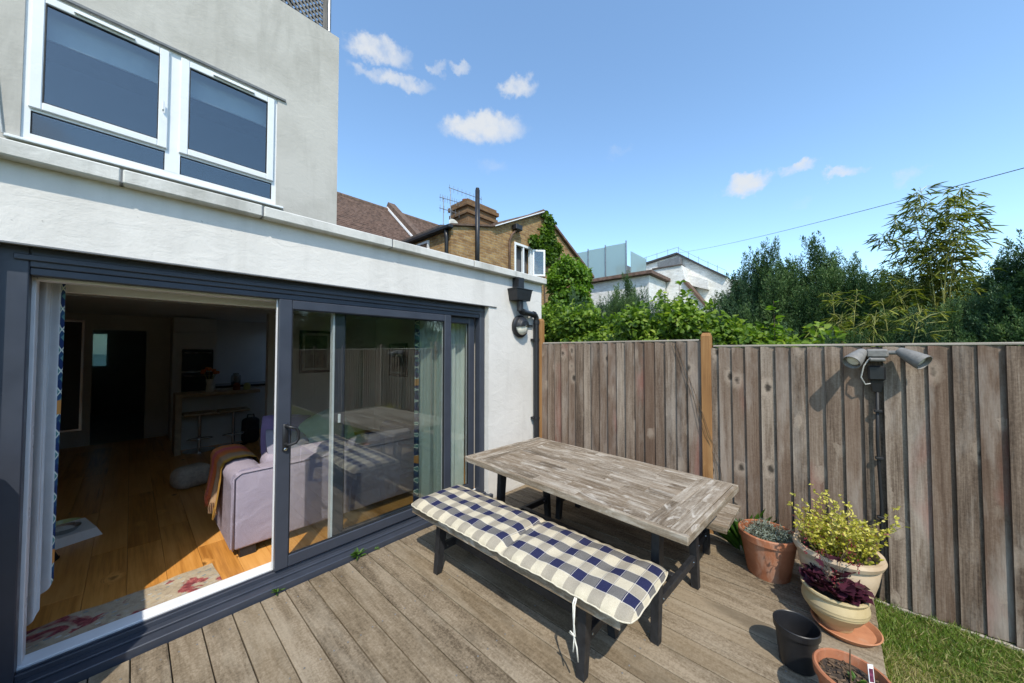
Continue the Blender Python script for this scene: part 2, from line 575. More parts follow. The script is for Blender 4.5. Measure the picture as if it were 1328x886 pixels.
wood('deck_wood', (.085, .063, .040), (.205, .160, .108), (.33, .270, .195), 1, .8, .85, .45, 0.0, .4,
     ((.11, .085, .055), 2.6, .57, .6), None, ((.21, .155, .09), .45), (5.5, (.37, .315, .235), .5), .75, 2.6)
wood('fence_wood', (.036, .024, .016), (.155, .114, .083), (.33, .268, .21), 2, 1.2, .8, .5, .26, .7,
     ((.27, .085, .065), 1.3, .60, .6), None, ((.115, .066, .042), .65), (4.0, (.36, .32, .28), .6), .35)
wood('post_wood', (.18, .085, .03), (.30, .15, .055), (.38, .215, .09), 2, .9, .7, .2, .3, .3)
wood('table_wood', (.048, .034, .023), (.175, .136, .095), (.36, .305, .24), 1, 1.7, .85, .42, 0, .7,
     ((.52, .47, .40), 14.0, .60, .75), None, ((.20, .14, .085), .45), (22.0, (.50, .45, .38), .7), .4)
wood('gravel_wood', (.2, .17, .13), (.33, .29, .24), (.45, .41, .35), 1, 1.0, .85, .2, 0, .3)
wood('oak_floor', (.34, .135, .026), (.58, .26, .058), (.70, .35, .10), 1, .8, .30, .6, .1, .06)
wood('trellis_wood', (.08, .07, .06), (.18, .165, .15), (.3, .28, .26), 2, 1, .85, .4)


def sofa_fabric():
    k = M('lavender_fabric')
    v = k.coord('Object')
    n = k.noise(v, 240, 2, .6); m = k.noise(v, 6, 4, .6)
    k.set(k.mix(k.ramp(m, [(.35, 0), (.7, .45)]), k.ramp(n, [(.3, (.28, .24, .30)), (.7, (.39, .345, .405))]), (.27, .235, .30)), .92, 0, .2)
    p = k.bump(k.noise(v, 5, 3, .5, .8), .35, .05)
    wv = k.noise(k.coord('Object', (1, 1, 3)), 90, 3, .7)
    k.bump(k.math('ADD', n, wv), .45, .005, p)
    MAT['lavender_fabric'] = k.m


sofa_fabric()


def fabric(name, c1, c2, rough=.9):
    k = M(name)
    v = k.coord('Object')
    n = k.noise(v, 200, 2, .6); m = k.noise(v, 9, 4, .6)
    k.set(k.ramp(k.math('ADD', k.math('MULTIPLY', n, .3), k.math('MULTIPLY', m, .7)), [(.3, c1), (.7, c2)]), rough, 0, .15)
    k.bump(m, .15, .01)
    tr = k.n('ShaderNodeBsdfTranslucent'); tr.inputs['Color'].default_value = (*c2, 1)
    ms = k.n('ShaderNodeMixShader'); ms.inputs[0].default_value = .15
    k.L.new(k.b.outputs[0], ms.inputs[1]); k.L.new(tr.outputs[0], ms.inputs[2]); k.L.new(ms.outputs[0], k.out.inputs['Surface'])
    MAT[name] = k.m


fabric('curtain_white', (.60, .62, .64), (.74, .76, .77))
fabric('curtain_green', (.60, .68, .62), (.76, .82, .78))


def patterned_curtain():
    k = M('curtain_print')
    tc = k.n('ShaderNodeTexCoord')
    sp = k.n('ShaderNodeSeparateXYZ'); k.L.new(tc.outputs['Object'], sp.inputs[0])
    z = k.math('MULTIPLY', sp.outputs[2], 9.0)
    h = k.math('ADD', k.math('MULTIPLY', sp.outputs[0], 14.0), k.math('MULTIPLY', sp.outputs[1], 14.0))
    a = k.math('FRACT', k.math('ADD', z, h)); b = k.math('FRACT', k.math('SUBTRACT', z, h))
    c = k.mix(k.math('GREATER_THAN', a, .5), (.02, .04, .12), (.10, .24, .24))
    c = k.mix(k.math('GREATER_THAN', b, .62), c, (.03, .075, .16))
    ln = k.math('MAXIMUM', k.math('GREATER_THAN', a, .90), k.math('GREATER_THAN', b, .91))
    c = k.mix(ln, c, (.60, .66, .58))
    cell = k.noise(k.coord('Object', (1, 1, 3.3)), 2.0, 0, .5)
    c = k.mix(k.ramp(cell, [(.66, 0), (.68, 1)]), c, (.55, .25, .07))
    k.set(c, .9, 0, .15)
    MAT['curtain_print'] = k.m


patterned_curtain()


def throw_mat():
    k = M('throw_wool')
    tc = k.n('ShaderNodeTexCoord')
    sp = k.n('ShaderNodeSeparateXYZ'); k.L.new(tc.outputs['Object'], sp.inputs[0])
    y = k.math('ADD', k.math('MULTIPLY', sp.outputs[1], 1.85), .08)
    c = k.ramp(y, [(.0, (.30, .17, .06)), (.16, (.62, .34, .05)), (.26, (.52, .33, .20)), (.42, (.42, .28, .17)), (.55, (.80, .24, .06)), (.70, (.78, .20, .08)), (.85, (.75, .16, .2)), (1, (.8, .3, .1))])
    k.L.new
    n = k.noise(k.coord('Object'), 190, 2, .6)
    k.set(k.mix(.35, c, k.ramp(n, [(.3, .25), (.7, .9)]), 'MULTIPLY'), .95, 0, .1)
    k.bump(n, .4, .004)
    MAT['throw_wool'] = k.m


throw_mat()


def rug_mat():
    k = M('rug_wool')
    v = k.coord('Object')
    big = k.noise(v, 5.5, 3, .6, .8)
    vo = k.n('ShaderNodeTexVoronoi'); vo.inputs['Scale'].default_value = 22
    mp = k.n('ShaderNodeMapping'); mp.inputs['Scale'].default_value = (1.0, 1.7, 1); k.L.new(v, mp.inputs[0]); k.L.new(mp.outputs[0], vo.inputs['Vector'])
    c = k.ramp(k.noise(v, 26, 4, .7), [(.3, (.30, .24, .17)), (.55, (.44, .36, .25)), (.75, (.36, .33, .27))])
    tuft = k.math('LESS_THAN', vo.outputs['Distance'], .27)
    c = k.mix(k.math('MULTIPLY', tuft, .9), c, k.ramp(k.noise(v, 7, 2, .5), [(.4, (.50, .50, .46)), (.5, (.14, .20, .22)), (.6, (.46, .40, .32))]))
    c = k.mix(k.ramp(big, [(.55, 0), (.60, .95)]), c, k.ramp(k.noise(v, 34, 3, .7), [(.35, (.12, .015, .03)), (.6, (.34, .08, .08)), (.75, (.42, .26, .2))]))
    k.set(c, .95, 0, .1)
    k.bump(k.noise(v, 130, 3, .7), .6, .006)
    MAT['rug_wool'] = k.m


rug_mat()


def gingham():
    k = M('gingham_fabric')
    tc = k.n('ShaderNodeTexCoord')
    sp = k.n('ShaderNodeSeparateXYZ'); k.L.new(tc.outputs['Object'], sp.inputs[0])
    px, py = .145, .135
    a = k.math('FRACT', k.math('ADD', k.math('DIVIDE', sp.outputs[0], px), .796))
    b = k.math('FRACT', k.math('ADD', k.math('DIVIDE', sp.outputs[1], py), .417))
    row = k.math('MULTIPLY', k.math('MULTIPLY', k.math('GREATER_THAN', a, .27), k.math('LESS_THAN', a, .77)), k.math('GREATER_THAN', sp.outputs[0], .06))
    colm = k.math('GREATER_THAN', b, .5)
    n = k.noise(k.coord('Object', (260, 260, 260)), 1, 2, .6)
    cream = k.ramp(n, [(.3, (.46, .40, .285)), (.7, (.58, .52, .40))])
    lg = k.ramp(n, [(.3, (.27, .235, .18)), (.7, (.36, .32, .255))])
    dg = k.ramp(n, [(.3, (.115, .108, .102)), (.7, (.175, .165, .155))])
    nv = k.ramp(n, [(.3, (.014, .016, .048)), (.7, (.028, .031, .08))])
    c = k.mix(row, k.mix(colm, cream, lg), k.mix(colm, dg, nv))
    def line(v, p, w):
        return k.math('LESS_THAN', k.math('ABSOLUTE', k.math('SUBTRACT', v, p)), w)
    ln = k.math('MAXIMUM', k.math('MAXIMUM', line(a, .27, .012), line(a, .77, .012)), k.math('MAXIMUM', line(b, .53, .010), line(b, .965, .010)))
    c = k.mix(k.math('MULTIPLY', k.math('MULTIPLY', ln, k.math('GREATER_THAN', sp.outputs[0], .06)), .65), c, (.62, .58, .5))
    k.set(c, .93, 0, .15)
    p = k.bump(k.noise(k.coord('Object'), 14, 3, .5, .6), .15, .02)
    k.bump(n, .3, .002, p)
    MAT['gingham_fabric'] = k.m


gingham()


def terracotta(name, c1, c2, c3, glaze=.75, lime=.5):
    k = M(name)
    v = k.coord('Object', rand=5)
    c = k.ramp(k.noise(v, 7, 5, .6), [(.3, c1), (.6, c2)])
    c = k.mix(k.ramp(k.noise(k.coord('Object', (9, 9, 3), rand=3), 1, 5, .65), [(.55, 0), (.75, lime)]), c, c3)
    k.set(c, glaze, 0, .35)
    k.bump(k.noise(v, 90, 4, .6), .15, .004)
    MAT[name] = k.m


terracotta('terracotta', (.25, .085, .04), (.40, .155, .075), (.50, .34, .25), .8, .7)
terracotta('terracotta_saucer', (.34, .14, .07), (.50, .23, .12), (.52, .36, .26), .7, .4)
terracotta('cream_glaze', (.42, .32, .165), (.54, .43, .245), (.5, .43, .30), .45, .5)
terracotta('cream_clay', (.44, .32, .205), (.56, .435, .30), (.55, .48, .38), .75, .6)

def brick_mat(name, c1, c2, mortar, scale=1.0, patch=None):
    k = M(name)
    tc = k.n('ShaderNodeTexCoord')
    sp = k.n('ShaderNodeSeparateXYZ'); k.L.new(tc.outputs['Object'], sp.inputs[0])
    cm = k.n('ShaderNodeCombineXYZ')
    k.L.new(k.math('ADD', sp.outputs[0], sp.outputs[1]), cm.inputs[0]); k.L.new(sp.outputs[2], cm.inputs[1])
    b = k.n('ShaderNodeTexBrick')
    k.L.new(cm.outputs[0], b.inputs['Vector'])
    for key, v in (('Scale', 1.0), ('Brick Width', .225 * scale), ('Row Height', .075 * scale), ('Mortar Size', .008 * scale), ('Mortar Smooth', .3), ('Bias', 0)):
        b.inputs[key].default_value = v
    b.inputs['Color1'].default_value = (*c1, 1); b.inputs['Color2'].default_value = (*c2, 1); b.inputs['Mortar'].default_value = (*mortar, 1)
    n = k.noise(k.coord('Object', (1, 1, 2.2)), 3.2, 6, .7)
    c = k.mix(k.ramp(n, [(.38, .75), (.6, 0)]), b.outputs['Color'], patch or (.16, .085, .04))
    n2 = k.noise(k.coord('Object', (4, 4, 13)), 1.0, 4, .7)
    c = k.mix(k.ramp(n2, [(.52, 0), (.72, .7)]), c, tuple(min(1, x * 1.25) for x in c1))
    k.set(c, .9, 0, .2)
    k.bump(k.math('ADD', k.math('MULTIPLY', b.outputs['Fac'], -1.0), n), .6, .02)
    MAT[name] = k.m


brick_mat('london_brick', (.40, .26, .11), (.27, .155, .065), (.34, .29, .21))
brick_mat('painted_brick', (.76, .75, .72), (.72, .71, .68), (.66, .65, .62), 1.0, (.55, .53, .48))
brick_mat('dark_brick', (.20, .12, .06), (.13, .075, .04), (.18, .15, .11))
plain('roof_tile', (.165, .105, .080), .85, 0, .4, 6, .4)
plain('roof_tile_grey', (.10, .08, .07), .85, 0, .4, 6, .4)
plain('ridge_tile', (.13, .085, .06), .85, 0, .35, 8, .4)

leaf_mat('leaf_lime', [(.055, .12, .012), (.12, .23, .020), (.22, .34, .035)], .4)
leaf_mat('leaf_bush', [(.03, .075, .012), (.14, .235, .025), (.34, .43, .07)], .4)
leaf_mat('leaf_conifer', [(.016, .044, .016), (.050, .105, .030), (.125, .195, .055)], .18, .6)
leaf_mat('leaf_conifer_blue', [(.016, .044, .022), (.046, .100, .044), (.11, .185, .078)], .18, .6)
leaf_mat('leaf_bamboo', [(.055, .095, .02), (.15, .19, .03), (.36, .35, .07)], .35)
leaf_mat('leaf_ivy', [(.04, .085, .015), (.09, .17, .022), (.17, .26, .035)], .35)
leaf_mat('leaf_yellow', [(.13, .16, .022), (.46, .43, .04), (.68, .62, .17), (.34, .12, .09)], .35)
leaf_mat('leaf_purple', [(.018, .006, .012), (.055, .014, .028), (.11, .03, .05)], .2, .35)
leaf_mat('leaf_silver', [(.13, .16, .13), (.24, .28, .23), (.36, .40, .34)], .25)
leaf_mat('leaf_green', [(.03, .08, .012), (.07, .16, .02), (.14, .25, .04)], .35)
leaf_mat('grass_blade', [(.08, .15, .02), (.155, .235, .035), (.28, .31, .075), (.46, .39, .20)], .35)
glass_mat('door_glass', (.925, .95, .94), 1.55, 2.2)
glass_mat('window_glass', (.78, .83, .85), 1.55, 2.4)
glass_mat('picture_glass', (.95, .96, .95), 1.5, 1.0)


def frosted():
    k = M('frosted_glass')
    k.set((.50, .60, .60), .35, 0, .5)
    tr = k.n('ShaderNodeBsdfTranslucent'); tr.inputs['Color'].default_value = (.45, .62, .62, 1)
    tp = k.n('ShaderNodeBsdfTransparent'); tp.inputs['Color'].default_value = (.75, .88, .88, 1)
    m1 = k.n('ShaderNodeMixShader'); m1.inputs[0].default_value = .45
    m2 = k.n('ShaderNodeMixShader'); m2.inputs[0].default_value = .25
    k.L.new(k.b.outputs[0], m1.inputs[1]); k.L.new(tr.outputs[0], m1.inputs[2])
    k.L.new(m1.outputs[0], m2.inputs[1]); k.L.new(tp.outputs[0], m2.inputs[2]); k.L.new(m2.outputs[0], k.out.inputs['Surface'])
    MAT['frosted_glass'] = k.m


frosted()


def ground_mat(name, cols, sc_):
    k = M(name)
    v = k.coord('Object')
    k.set(k.ramp(k.math('ADD', k.math('MULTIPLY', k.noise(v, sc_, 8, .7), .6), k.math('MULTIPLY', k.noise(v, sc_ * .12, 4, .6), .4)), cols), .95, 0, .1)
    k.bump(k.noise(v, sc_ * 4, 5, .7), .7, .02)
    MAT[name] = k.m


ground_mat('lawn_ground', [(.32, (.05, .045, .022)), (.5, (.095, .105, .03)), (.66, (.19, .155, .075))], 9)
ground_mat('garden_ground', [(.32, (.045, .05, .02)), (.5, (.07, .09, .025)), (.66, (.11, .10, .05))], 3)

# ------------------------------------------------------------------ ground, lawn, deck
g = MB().box(-300, -300, -1.2, 300, 300, -.16).build('ground', 'garden_ground'); tag(g, kind='structure')
g = MB().box(-4, -11, -.155, 3.47, -.20, -.125).build('lawn', 'lawn_ground'); tag(g, kind='structure')

deck = thing('deck', 'weathered grey timber deck of long boards in front of the sliding doors', 'deck'); tag(deck, kind='structure')
pitch = .1395
for i in range(-8, 22):
    x0 = .731 + (i - 1) * pitch
    x1 = min(x0 + pitch - .0055, 3.478)
    if x0 > 3.44: break
    w = x1 - x0
    me = MB().box(0, 0, 0, w, 2.905, .028, ch=.0025).mesh('plank', 'deck_wood')
    link('plank', me, deck, (x0, -.197 + random.uniform(-.004, .004), -.028 + random.uniform(-.0015, .0015)), (0, random.uniform(-.004, .004), 0))
sw = MB()
for i in range(-8, 22):
    x0 = .731 + (i - 1) * pitch
    for y in (.175, .775, 1.375, 1.975, 2.575):
        for dx in (.03, pitch - .036):
            if x0 + dx < 3.46:
                sw.lathe([(.0048, 0), (.0042, .0012), (0, .0014)], 7, Matrix.Translation((x0 + dx + random.uniform(-.004, .004), y + random.uniform(-.008, .008), .0004)))
tag(sw.build('screw', 'lead', deck), kind='stuff')
MB().box(-.45, -.19, -.15, 3.478, -.165, -.032).build('fascia', 'gravel_wood', deck)
for y in (.15, .75, 1.35, 1.95, 2.55):
    MB().box(-.45, y, -.15, 3.478, y + .05, -.034).build('joist', 'gravel_wood', deck)

# ------------------------------------------------------------------ the house
house = thing('house', 'white rendered house with a flat roofed extension and navy sliding doors', 'house')
W = MB()
W.box(-.95, 2.76, 2.102, 3.62, 3.06, 2.475)                  # over the doors
W.box(2.66, 2.76, -.15, 3.62, 3.06, 2.102)                   # right pier
W.box(-.95, 2.76, -.15, -.445, 3.06, 2.102)                   # left pier
W.box(3.32, 3.06, -.15, 3.62, 13.3, 2.475)                   # side wall
W.box(-.95, 3.06, -.15, -.75, 13.3, 2.475)
W.build('outer_wall', 'render_white', house)
MB().box(-.55, 2.748, 2.094, 2.775, 2.775, 2.1015).build('lintel', 'lead', house)
MB().box(-.9, 3.10, 2.34, 3.58, 6.0, 2.49).build('flat_roof', 'roof_felt', house)
cx = [-.97, -.051, .561, 1.47, 2.387, 3.655]
for a, b in zip(cx, cx[1:]):
    MB().box(a + .004, 2.69 + random.uniform(-.002, .002), 2.4755, b - .004, 3.12, 2.549 + random.uniform(-.003, .003), ch=.006).build('coping_stone', 'coping_concrete', house)
for x in cx[1:-1]:
    MB().box(x - .004, 2.697, 2.478, x + .004, 3.11, 2.544).build('mortar_joint', 'lead', house)
# upper storey, set back at the far side of the flat roof
wx0, wx1, wz0, wz1 = -.80, 1.40, 3.755, 5.37
U = MB()
U.box(-3.2, 6.0, 2.495, wx0, 6.25, 6.9)
U.box(wx1, 6.0, 2.495, 2.26, 6.25, 6.9)
U.box(wx0, 6.0, 2.495, wx1, 6.25, wz0)
U.box(wx0, 6.0, wz1, wx1, 6.25, 6.9)
U.box(2.01, 6.25, 2.495, 2.26, 13.3, 6.9)
U.box(-3.2, 6.25, 2.495, -2.95, 13.3, 6.9)
U.box(-2.95, 13.05, 2.495, 2.01, 13.3, 6.9)
U.build('upper_wall', 'render_upper', house)
MB().box(-2.95, 6.25, 6.2, 2.01, 13.05, 6.4).build('upper_roof', 'roof_felt', house)
MB().box(wx0 - .1, 5.975, wz1 - .0, wx1 + .1, 5.999, wz1 + .035, ch=.004).build('head_bead', 'lead', house)
MB().box(-2.94, 6.26, 2.5, 2.0, 13.04, 2.52).build('upper_floor', 'dark_room', house)
MB().box(-2.94, 9.0, 2.53, 2.0, 9.05, 6.19).build('upper_partition', 'dark_room', house)


def bars(name, mat, parent, x0, x1, z0, z1, y0, y1, w, ch=.006):
    """a frame of four mitred bars"""
    b = MB()
    b.box(x0, y0, z0, x0 + w, y1, z1, ch=ch); b.box(x1 - w, y0, z0, x1, y1, z1, ch=ch)
    b.box(x0 + w, y0 + .001, z0 + .001, x1 - w, y1 - .001, z0 + w, ch=ch); b.box(x0 + w, y0 + .001, z1 - w, x1 - w, y1 - .001, z1 - .001, ch=ch)
    return b.build(name, mat, parent)


win = MB().box(wx0, 6.02, wz0, wx0 + .055, 6.10, wz1).box(wx1 - .055, 6.02, wz0, wx1, 6.10, wz1) \
    .box(wx0 + .055, 6.02, wz1 - .055, wx1 - .055, 6.10, wz1 - .001).box(wx0 + .055, 6.02, wz0 + .001, wx1 - .055, 6.10, wz0 + .085) \
    .box(.232, 6.018, wz0 + .085, .368, 6.098, wz1 - .055).box(wx0 + .055, 6.02, 4.082, .232, 6.10, 4.125).box(.368, 6.02, 4.082, wx1 - .055, 6.10, 4.125)
window = win.build('window', 'white_upvc', house)
for x0, x1 in ((wx0 + .04, .250), (.352, wx1 - .04)):
    bars('sash', 'white_upvc', window, x0, x1, 4.105, 5.335, 5.985, 6.04, .085, .008)
    bars('gasket', 'dark_gasket', window, x0 + .082, x1 - .082, 4.187, 5.253, 5.992, 6.03, .012, 0)
    MB().box(x0 + .09, 6.008, 4.195, x1 - .09, 6.012, 5.245).build('pane', 'window_glass', window)
    xc = x0 + .3 if x0 < 0 else x0 + .34
    MB().box(xc - .03, 5.955, 5.272, xc + .42, 5.985, 5.292, ch=.004).box(xc - .01, 5.966, 5.294, xc + .40, 5.985, 5.312, ch=.003).build('trickle_vent', 'white_upvc', window)
    a0, a1 = (wx0 + .055, .232) if x0 < 0 else (.368, wx1 - .055)
    bars('gasket', 'dark_gasket', window, a0, a1, wz0 + .085, 4.082, 6.03, 6.05, .010, 0)
    MB().box(a0 + .006, 6.036, wz0 + .09, a1 - .006, 6.040, 4.077).build('pane', 'window_glass', window)
MB().box(wx0 - .085, 5.945, wz0 - .03, wx1 + .085, 6.0, wz0 - .002, ch=.005).build('window_sill', 'white_upvc', window)
for x0, x1 in ((-.74, .22), (.38, 1.34)):
    MB().box(x0, 6.16, 4.98, x1, 6.17, 5.34).box(x0, 6.155, 4.965, x1, 6.175, 4.985).build('roller_blind', 'curtain_white', house)
MB().tube([(.205, 5.97, 4.55), (.205, 5.95, 4.56), (.205, 5.95, 4.66)], .009, 6).build('handle', 'white_upvc', window)
# the cable hanging down the upper wall
MB().tube([(-.99, 5.985, 6.6), (-.985, 5.985, 5.2), (-.97, 5.985, 4.6), (-.93, 5.985, 4.1), (-.90, 5.985, 3.76)], .008, 6).build('wall_cable', 'cable_pale', house)

# roof terrace trellis on the parapet
tr = thing('trellis_screen', 'grey lattice trellis screen on the parapet of the upper storey', 'trellis', (0, 6.06, 6.9))
MB().box(-.6, -.03, .0, 2.12, .03, .035).build('rail', 'black_paint', tr)
MB().tube([(2.12, 0, 0), (2.12, 0, 1.4)], .028, 10).build('post', 'stack_metal', tr)
MB().box(2.02, -.02, .036, 2.085, .02, 1.4).build('post', 'trellis_wood', tr)
for i in range(-14, 24):
    for s_ in (-1, 1):
        # laths at 45 degrees, cut to the screen
        ends = []
        for z in (.05, 1.34):
            x = i * .095 + (z - .05 if s_ > 0 else 1.34 - z)
            ends.append([x, z])
        (xa, za), (xb, zb) = ends
        def clip(x0, z0, x1, z1, lim):
            t = (lim - x0) / (x1 - x0); return lim, z0 + (z1 - z0) * t
        if max(xa, xb) < .05 or min(xa, xb) > 2.0: continue
        if xa < 0: xa, za = clip(xa, za, xb, zb, 0)
        if xb < 0: xb, zb = clip(xa, za, xb, zb, 0)
        if xa > 2.01: xa, za = clip(xa, za, xb, zb, 2.01)
        if xb > 2.01: xb, zb = clip(xa, za, xb, zb, 2.01)
        ln = math.hypot(xb - xa, zb - za)
        if ln < .1: continue
        link('lath', MB().box(-.017, -.006, -ln / 2, .017, .006, ln / 2).mesh('lath', 'black_paint' if s_ > 0 else 'trellis_wood'), tr, ((xa + xb) / 2, .008 * s_, (za + zb) / 2), (0, math.atan2(xb - xa, zb - za), 0))
for x in (.5, 1.05, 1.55): MB().box(x - .02, .016, .036, x + .02, .045, 1.4).build('post', 'black_paint', tr)

# ------------------------------------------------------------------ sliding doors (parts of the house)
FZ0, FZ1 = .088, 1.968
dframe = MB()
dframe.box(-.443, 2.82, .05, -.335, 2.90, 2.10, ch=.004).box(2.585, 2.82, .05, 2.658, 2.90, 2.10, ch=.004)
dframe.box(-.335, 2.82, 2.005, 2.585, 2.90, 2.10, ch=.004).box(-.335, 2.83, FZ1, 2.585, 2.90, 2.004, ch=.003)
dframe.box(-.38, 2.806, 2.035, 2.64, 2.82, 2.062, ch=.003)
door_frame = dframe.build('door_frame', 'navy_frame', house)
MB().box(-.443, 2.722, -.02, 2.70, 2.83, .038, ch=.004).box(-.443, 2.79, .039, 2.656, 2.835, .052, ch=.003).build('sill', 'navy_frame', door_frame)
MB().box(-.335, 2.835, .038, 2.585, 2.852, .078, ch=.002).box(-.335, 2.862, .038, 2.585, 2.872, .082, ch=.002).build('track', 'navy_frame', door_frame)
MB().box(-.355, 2.885, .04, 2.585, 2.985, .086, ch=.003).build('threshold', 'white_track', door_frame)
MB().box(-.343, 2.902, .087, -.322, 2.985, FZ1, ch=.003).box(-.322, 2.902, FZ1 - .012, 2.58, 2.985, FZ1 + .03, ch=.003).build('inner_lining', 'white_track', door_frame)


def leaf(x0, x1, y, label=None, handle=False):
    st = .082
    l = MB()
    l.box(x0, y, FZ0, x0 + st, y + .04, FZ1 - .002, ch=.005).box(x1 - st, y, FZ0, x1, y + .04, FZ1 - .002, ch=.005)
    l.box(x0 + st, y + .001, FZ0, x1 - st, y + .039, FZ0 + .078, ch=.005).box(x0 + st, y + .001, FZ1 - .068, x1 - st, y + .039, FZ1 - .003, ch=.005)
    o = l.build('door_leaf', 'navy_frame', house)
    MB().box(x0 + st - .004, y + .017, FZ0 + .074, x1 - st + .004, y + .021, FZ1 - .064).build('pane', 'door_glass', o)
    b = bars('bead', 'dark_gasket', o, x0 + st - .001, x1 - st + .001, FZ0 + .077, FZ1 - .067, y + .006, y + .016, .006, 0)
    MB().box(x0 - .006, y + .041, FZ0, x0 + st, y + .055, FZ1 - .004).box(x1 - st, y + .041, FZ0, x1, y + .05, FZ1 - .004).build('inner_face', 'white_track', o)
    return o


f_leaf = leaf(.69, 2.19, 2.818)
b_leaf = leaf(1.085, 2.56, 2.882)
MB().box(1.07, 2.88, FZ0, 1.0845, 2.93, FZ1 - .004).build('edge_strip', 'white_track', b_leaf)
hb = MB().box(.722, 2.806, .90, .758, 2.8175, 1.09, ch=.006)
hb.tube([(.74, 2.812, 1.075), (.742, 2.775, 1.078), (.752, 2.755, 1.074), (.785, 2.748, 1.066), (.80, 2.746, 1.04), (.80, 2.746, .985), (.785, 2.748, .962), (.752, 2.755, .952), (.742, 2.775, .95), (.74, 2.812, .953)], .0105, 8)
handle = hb.build('handle', 'black_plastic', f_leaf, 50)
MB().lathe([(.0, 0), (.011, 0), (.011, .006), (.007, .008), (0, .008)], 14, Matrix.Translation((.74, 2.806, .915)) @ Matrix.Rotation(R(90), 4, 'X')).build('lock', 'chrome', handle)
MB().box(1.115, 2.872, 1.03, 1.135, 2.881, 1.10, ch=.003).build('catch', 'white_track', b_leaf)

# rainwater hopper, pipe, bulkhead lamp
hop = thing('rainwater_pipe', 'black plastic rainwater hopper and pipe on the white wall beside the fence', 'drainpipe', (3.02, 2.76, 0))
MB().hexa([(-.03, -.135, 2.20), (.20, -.135, 2.20), (.20, -.004, 2.20), (-.03, -.004, 2.20)], [(-.055, -.15, 2.33), (.225, -.15, 2.33), (.225, -.002, 2.33), (-.055, -.002, 2.33)]) \
    .box(-.062, -.156, 2.325, .232, -.001, 2.338, ch=.003).build('hopper', 'black_plastic', hop)
MB().box(.03, -.10, 2.339, .13, -.002, 2.474).build('outlet', 'black_plastic', hop)
MB().tube([(.085, -.075, 2.20), (.085, -.075, 2.08)], .038, 14).build('spigot', 'black_plastic', hop, 40)
p = [(.085, -.075, 2.10), (.10, -.075, 2.078), (.13, -.073, 2.07), (.36, -.06, 2.058), (.395, -.06, 2.05), (.415, -.06, 2.02), (.417, -.06, 1.97)]
MB().tube(p, .033, 14).tube([(.345, -.06, 2.06), (.375, -.06, 2.057)], .041, 14).tube([(.417, -.06, 1.99), (.417, -.06, 1.94)], .041, 14).tube([(.12, -.074, 2.073), (.15, -.072, 2.07)], .041, 14).build('bend', 'black_plastic', hop, 40)
MB().tube([(.417, -.06, 1.96), (.417, -.06, .0)], .034, 16).build('downpipe', 'black_plastic', hop, 40)
for z in (1.73, .75):
    MB().box(.365, -.05, z, .469, -.002, z + .028, ch=.004).tube([(.417, -.06, z), (.417, -.06, z + .028)], .040, 14).build('bracket', 'black_plastic', hop)

lamp = thing('bulkhead_lamp', 'round black eyelid bulkhead lamp on the white wall under the hopper', 'wall lamp', (3.165, 2.76, 1.90))
mt = Matrix.Rotation(R(90), 4, 'X')
MB().lathe([(0, 0), (.125, 0), (.135, .012), (.135, .035), (.118, .05), (.105, .052)], 36, mt).build('housing', 'black_plastic', lamp, 40)
MB().lathe([(.108, .045), (.10, .07), (.07, .095), (.03, .105), (0, .107)], 36, mt).build('lens', 'lens_glass', lamp, True)
ey = MB()
def eyelid(u, v):
    th = -.12 + u * (math.pi + .24)
    ph = v * 1.45
    r = .116 * math.cos(ph * .98); d = .045 + .075 * math.sin(ph)
    step = .004 * (1 if int(v * 5) % 2 else 0)
    return (r * math.cos(th), -(d + step), r * math.sin(th) * 1.0)
ey.grid(eyelid, 28, 15)
ey.build('eyelid', 'black_plastic', lamp)
MB().tube([(.125, -.02, .02), (.16, -.02, .02), (.235, -.02, .02)], .010, 8).build('conduit', 'black_plastic', lamp)

# ------------------------------------------------------------------ inside the room
IN = thing('room', 'dim open plan living room seen through the sliding doors', 'room'); tag(IN, kind='structure')
MB().box(-.74, 3.062, 2.30, 3.31, 6.2, 2.335).box(-.74, 6.2, 2.22, 2.40, 13.05, 2.335).box(3.15, 6.2, 2.22, 3.31, 13.05, 2.335).box(2.40, 6.2, 2.22, 3.15, 7.0, 2.335).box(2.40, 8.7, 2.22, 3.15, 13.05, 2.335).build('ceiling', 'ceiling_white', IN)  # gap over the kitchen: unseen rooflight opening added to brighten the room
MB().box(3.30, 3.062, .03, 3.318, 13.0, 2.219).box(-.748, 3.062, .03, -.73, 13.0, 2.219).build('side_wall', 'inner_wall', IN)
MB().box(1.5, 6.7, .04, 3.298, 6.85, 2.219).build('partition', 'inner_wall', IN)
MB().box(-.728, 9.0, .04, -.43, 9.12, 2.219).box(.185, 9.0, .04, 3.298, 9.12, 2.219).box(-.43, 9.0, 1.96, .185, 9.12, 2.219).build('back_wall', 'inner_wall', IN)
MB().box(-.75, 13.05, -.15, -.70, 13.3, 2.475).box(-.36, 13.05, -.15, 3.32, 13.3, 2.475).box(-.70, 13.05, -.15, -.36, 13.3, 1.2).box(-.70, 13.05, 2.06, -.36, 13.3, 2.475).build('front_wall', 'inner_wall', IN)
fw_ = bars('far_window', 'white_upvc', IN, -.70, -.36, 1.2, 2.06, 13.1, 13.15, .04, 0)
MB().box(-.66, 13.12, 1.24, -.40, 13.125, 2.02).build('dimming_pane', 'frosted_glass', fw_)  # frosted sheet added to tone down the daylight through this window
MB().box(-.74, 2.99, -.12, 3.3, 13.05, .012).build('subfloor', 'dark_room', IN)
floor = thing('floor', 'honey oak floorboards in the living room', 'floor'); tag(floor, kind='structure')
pw = .185
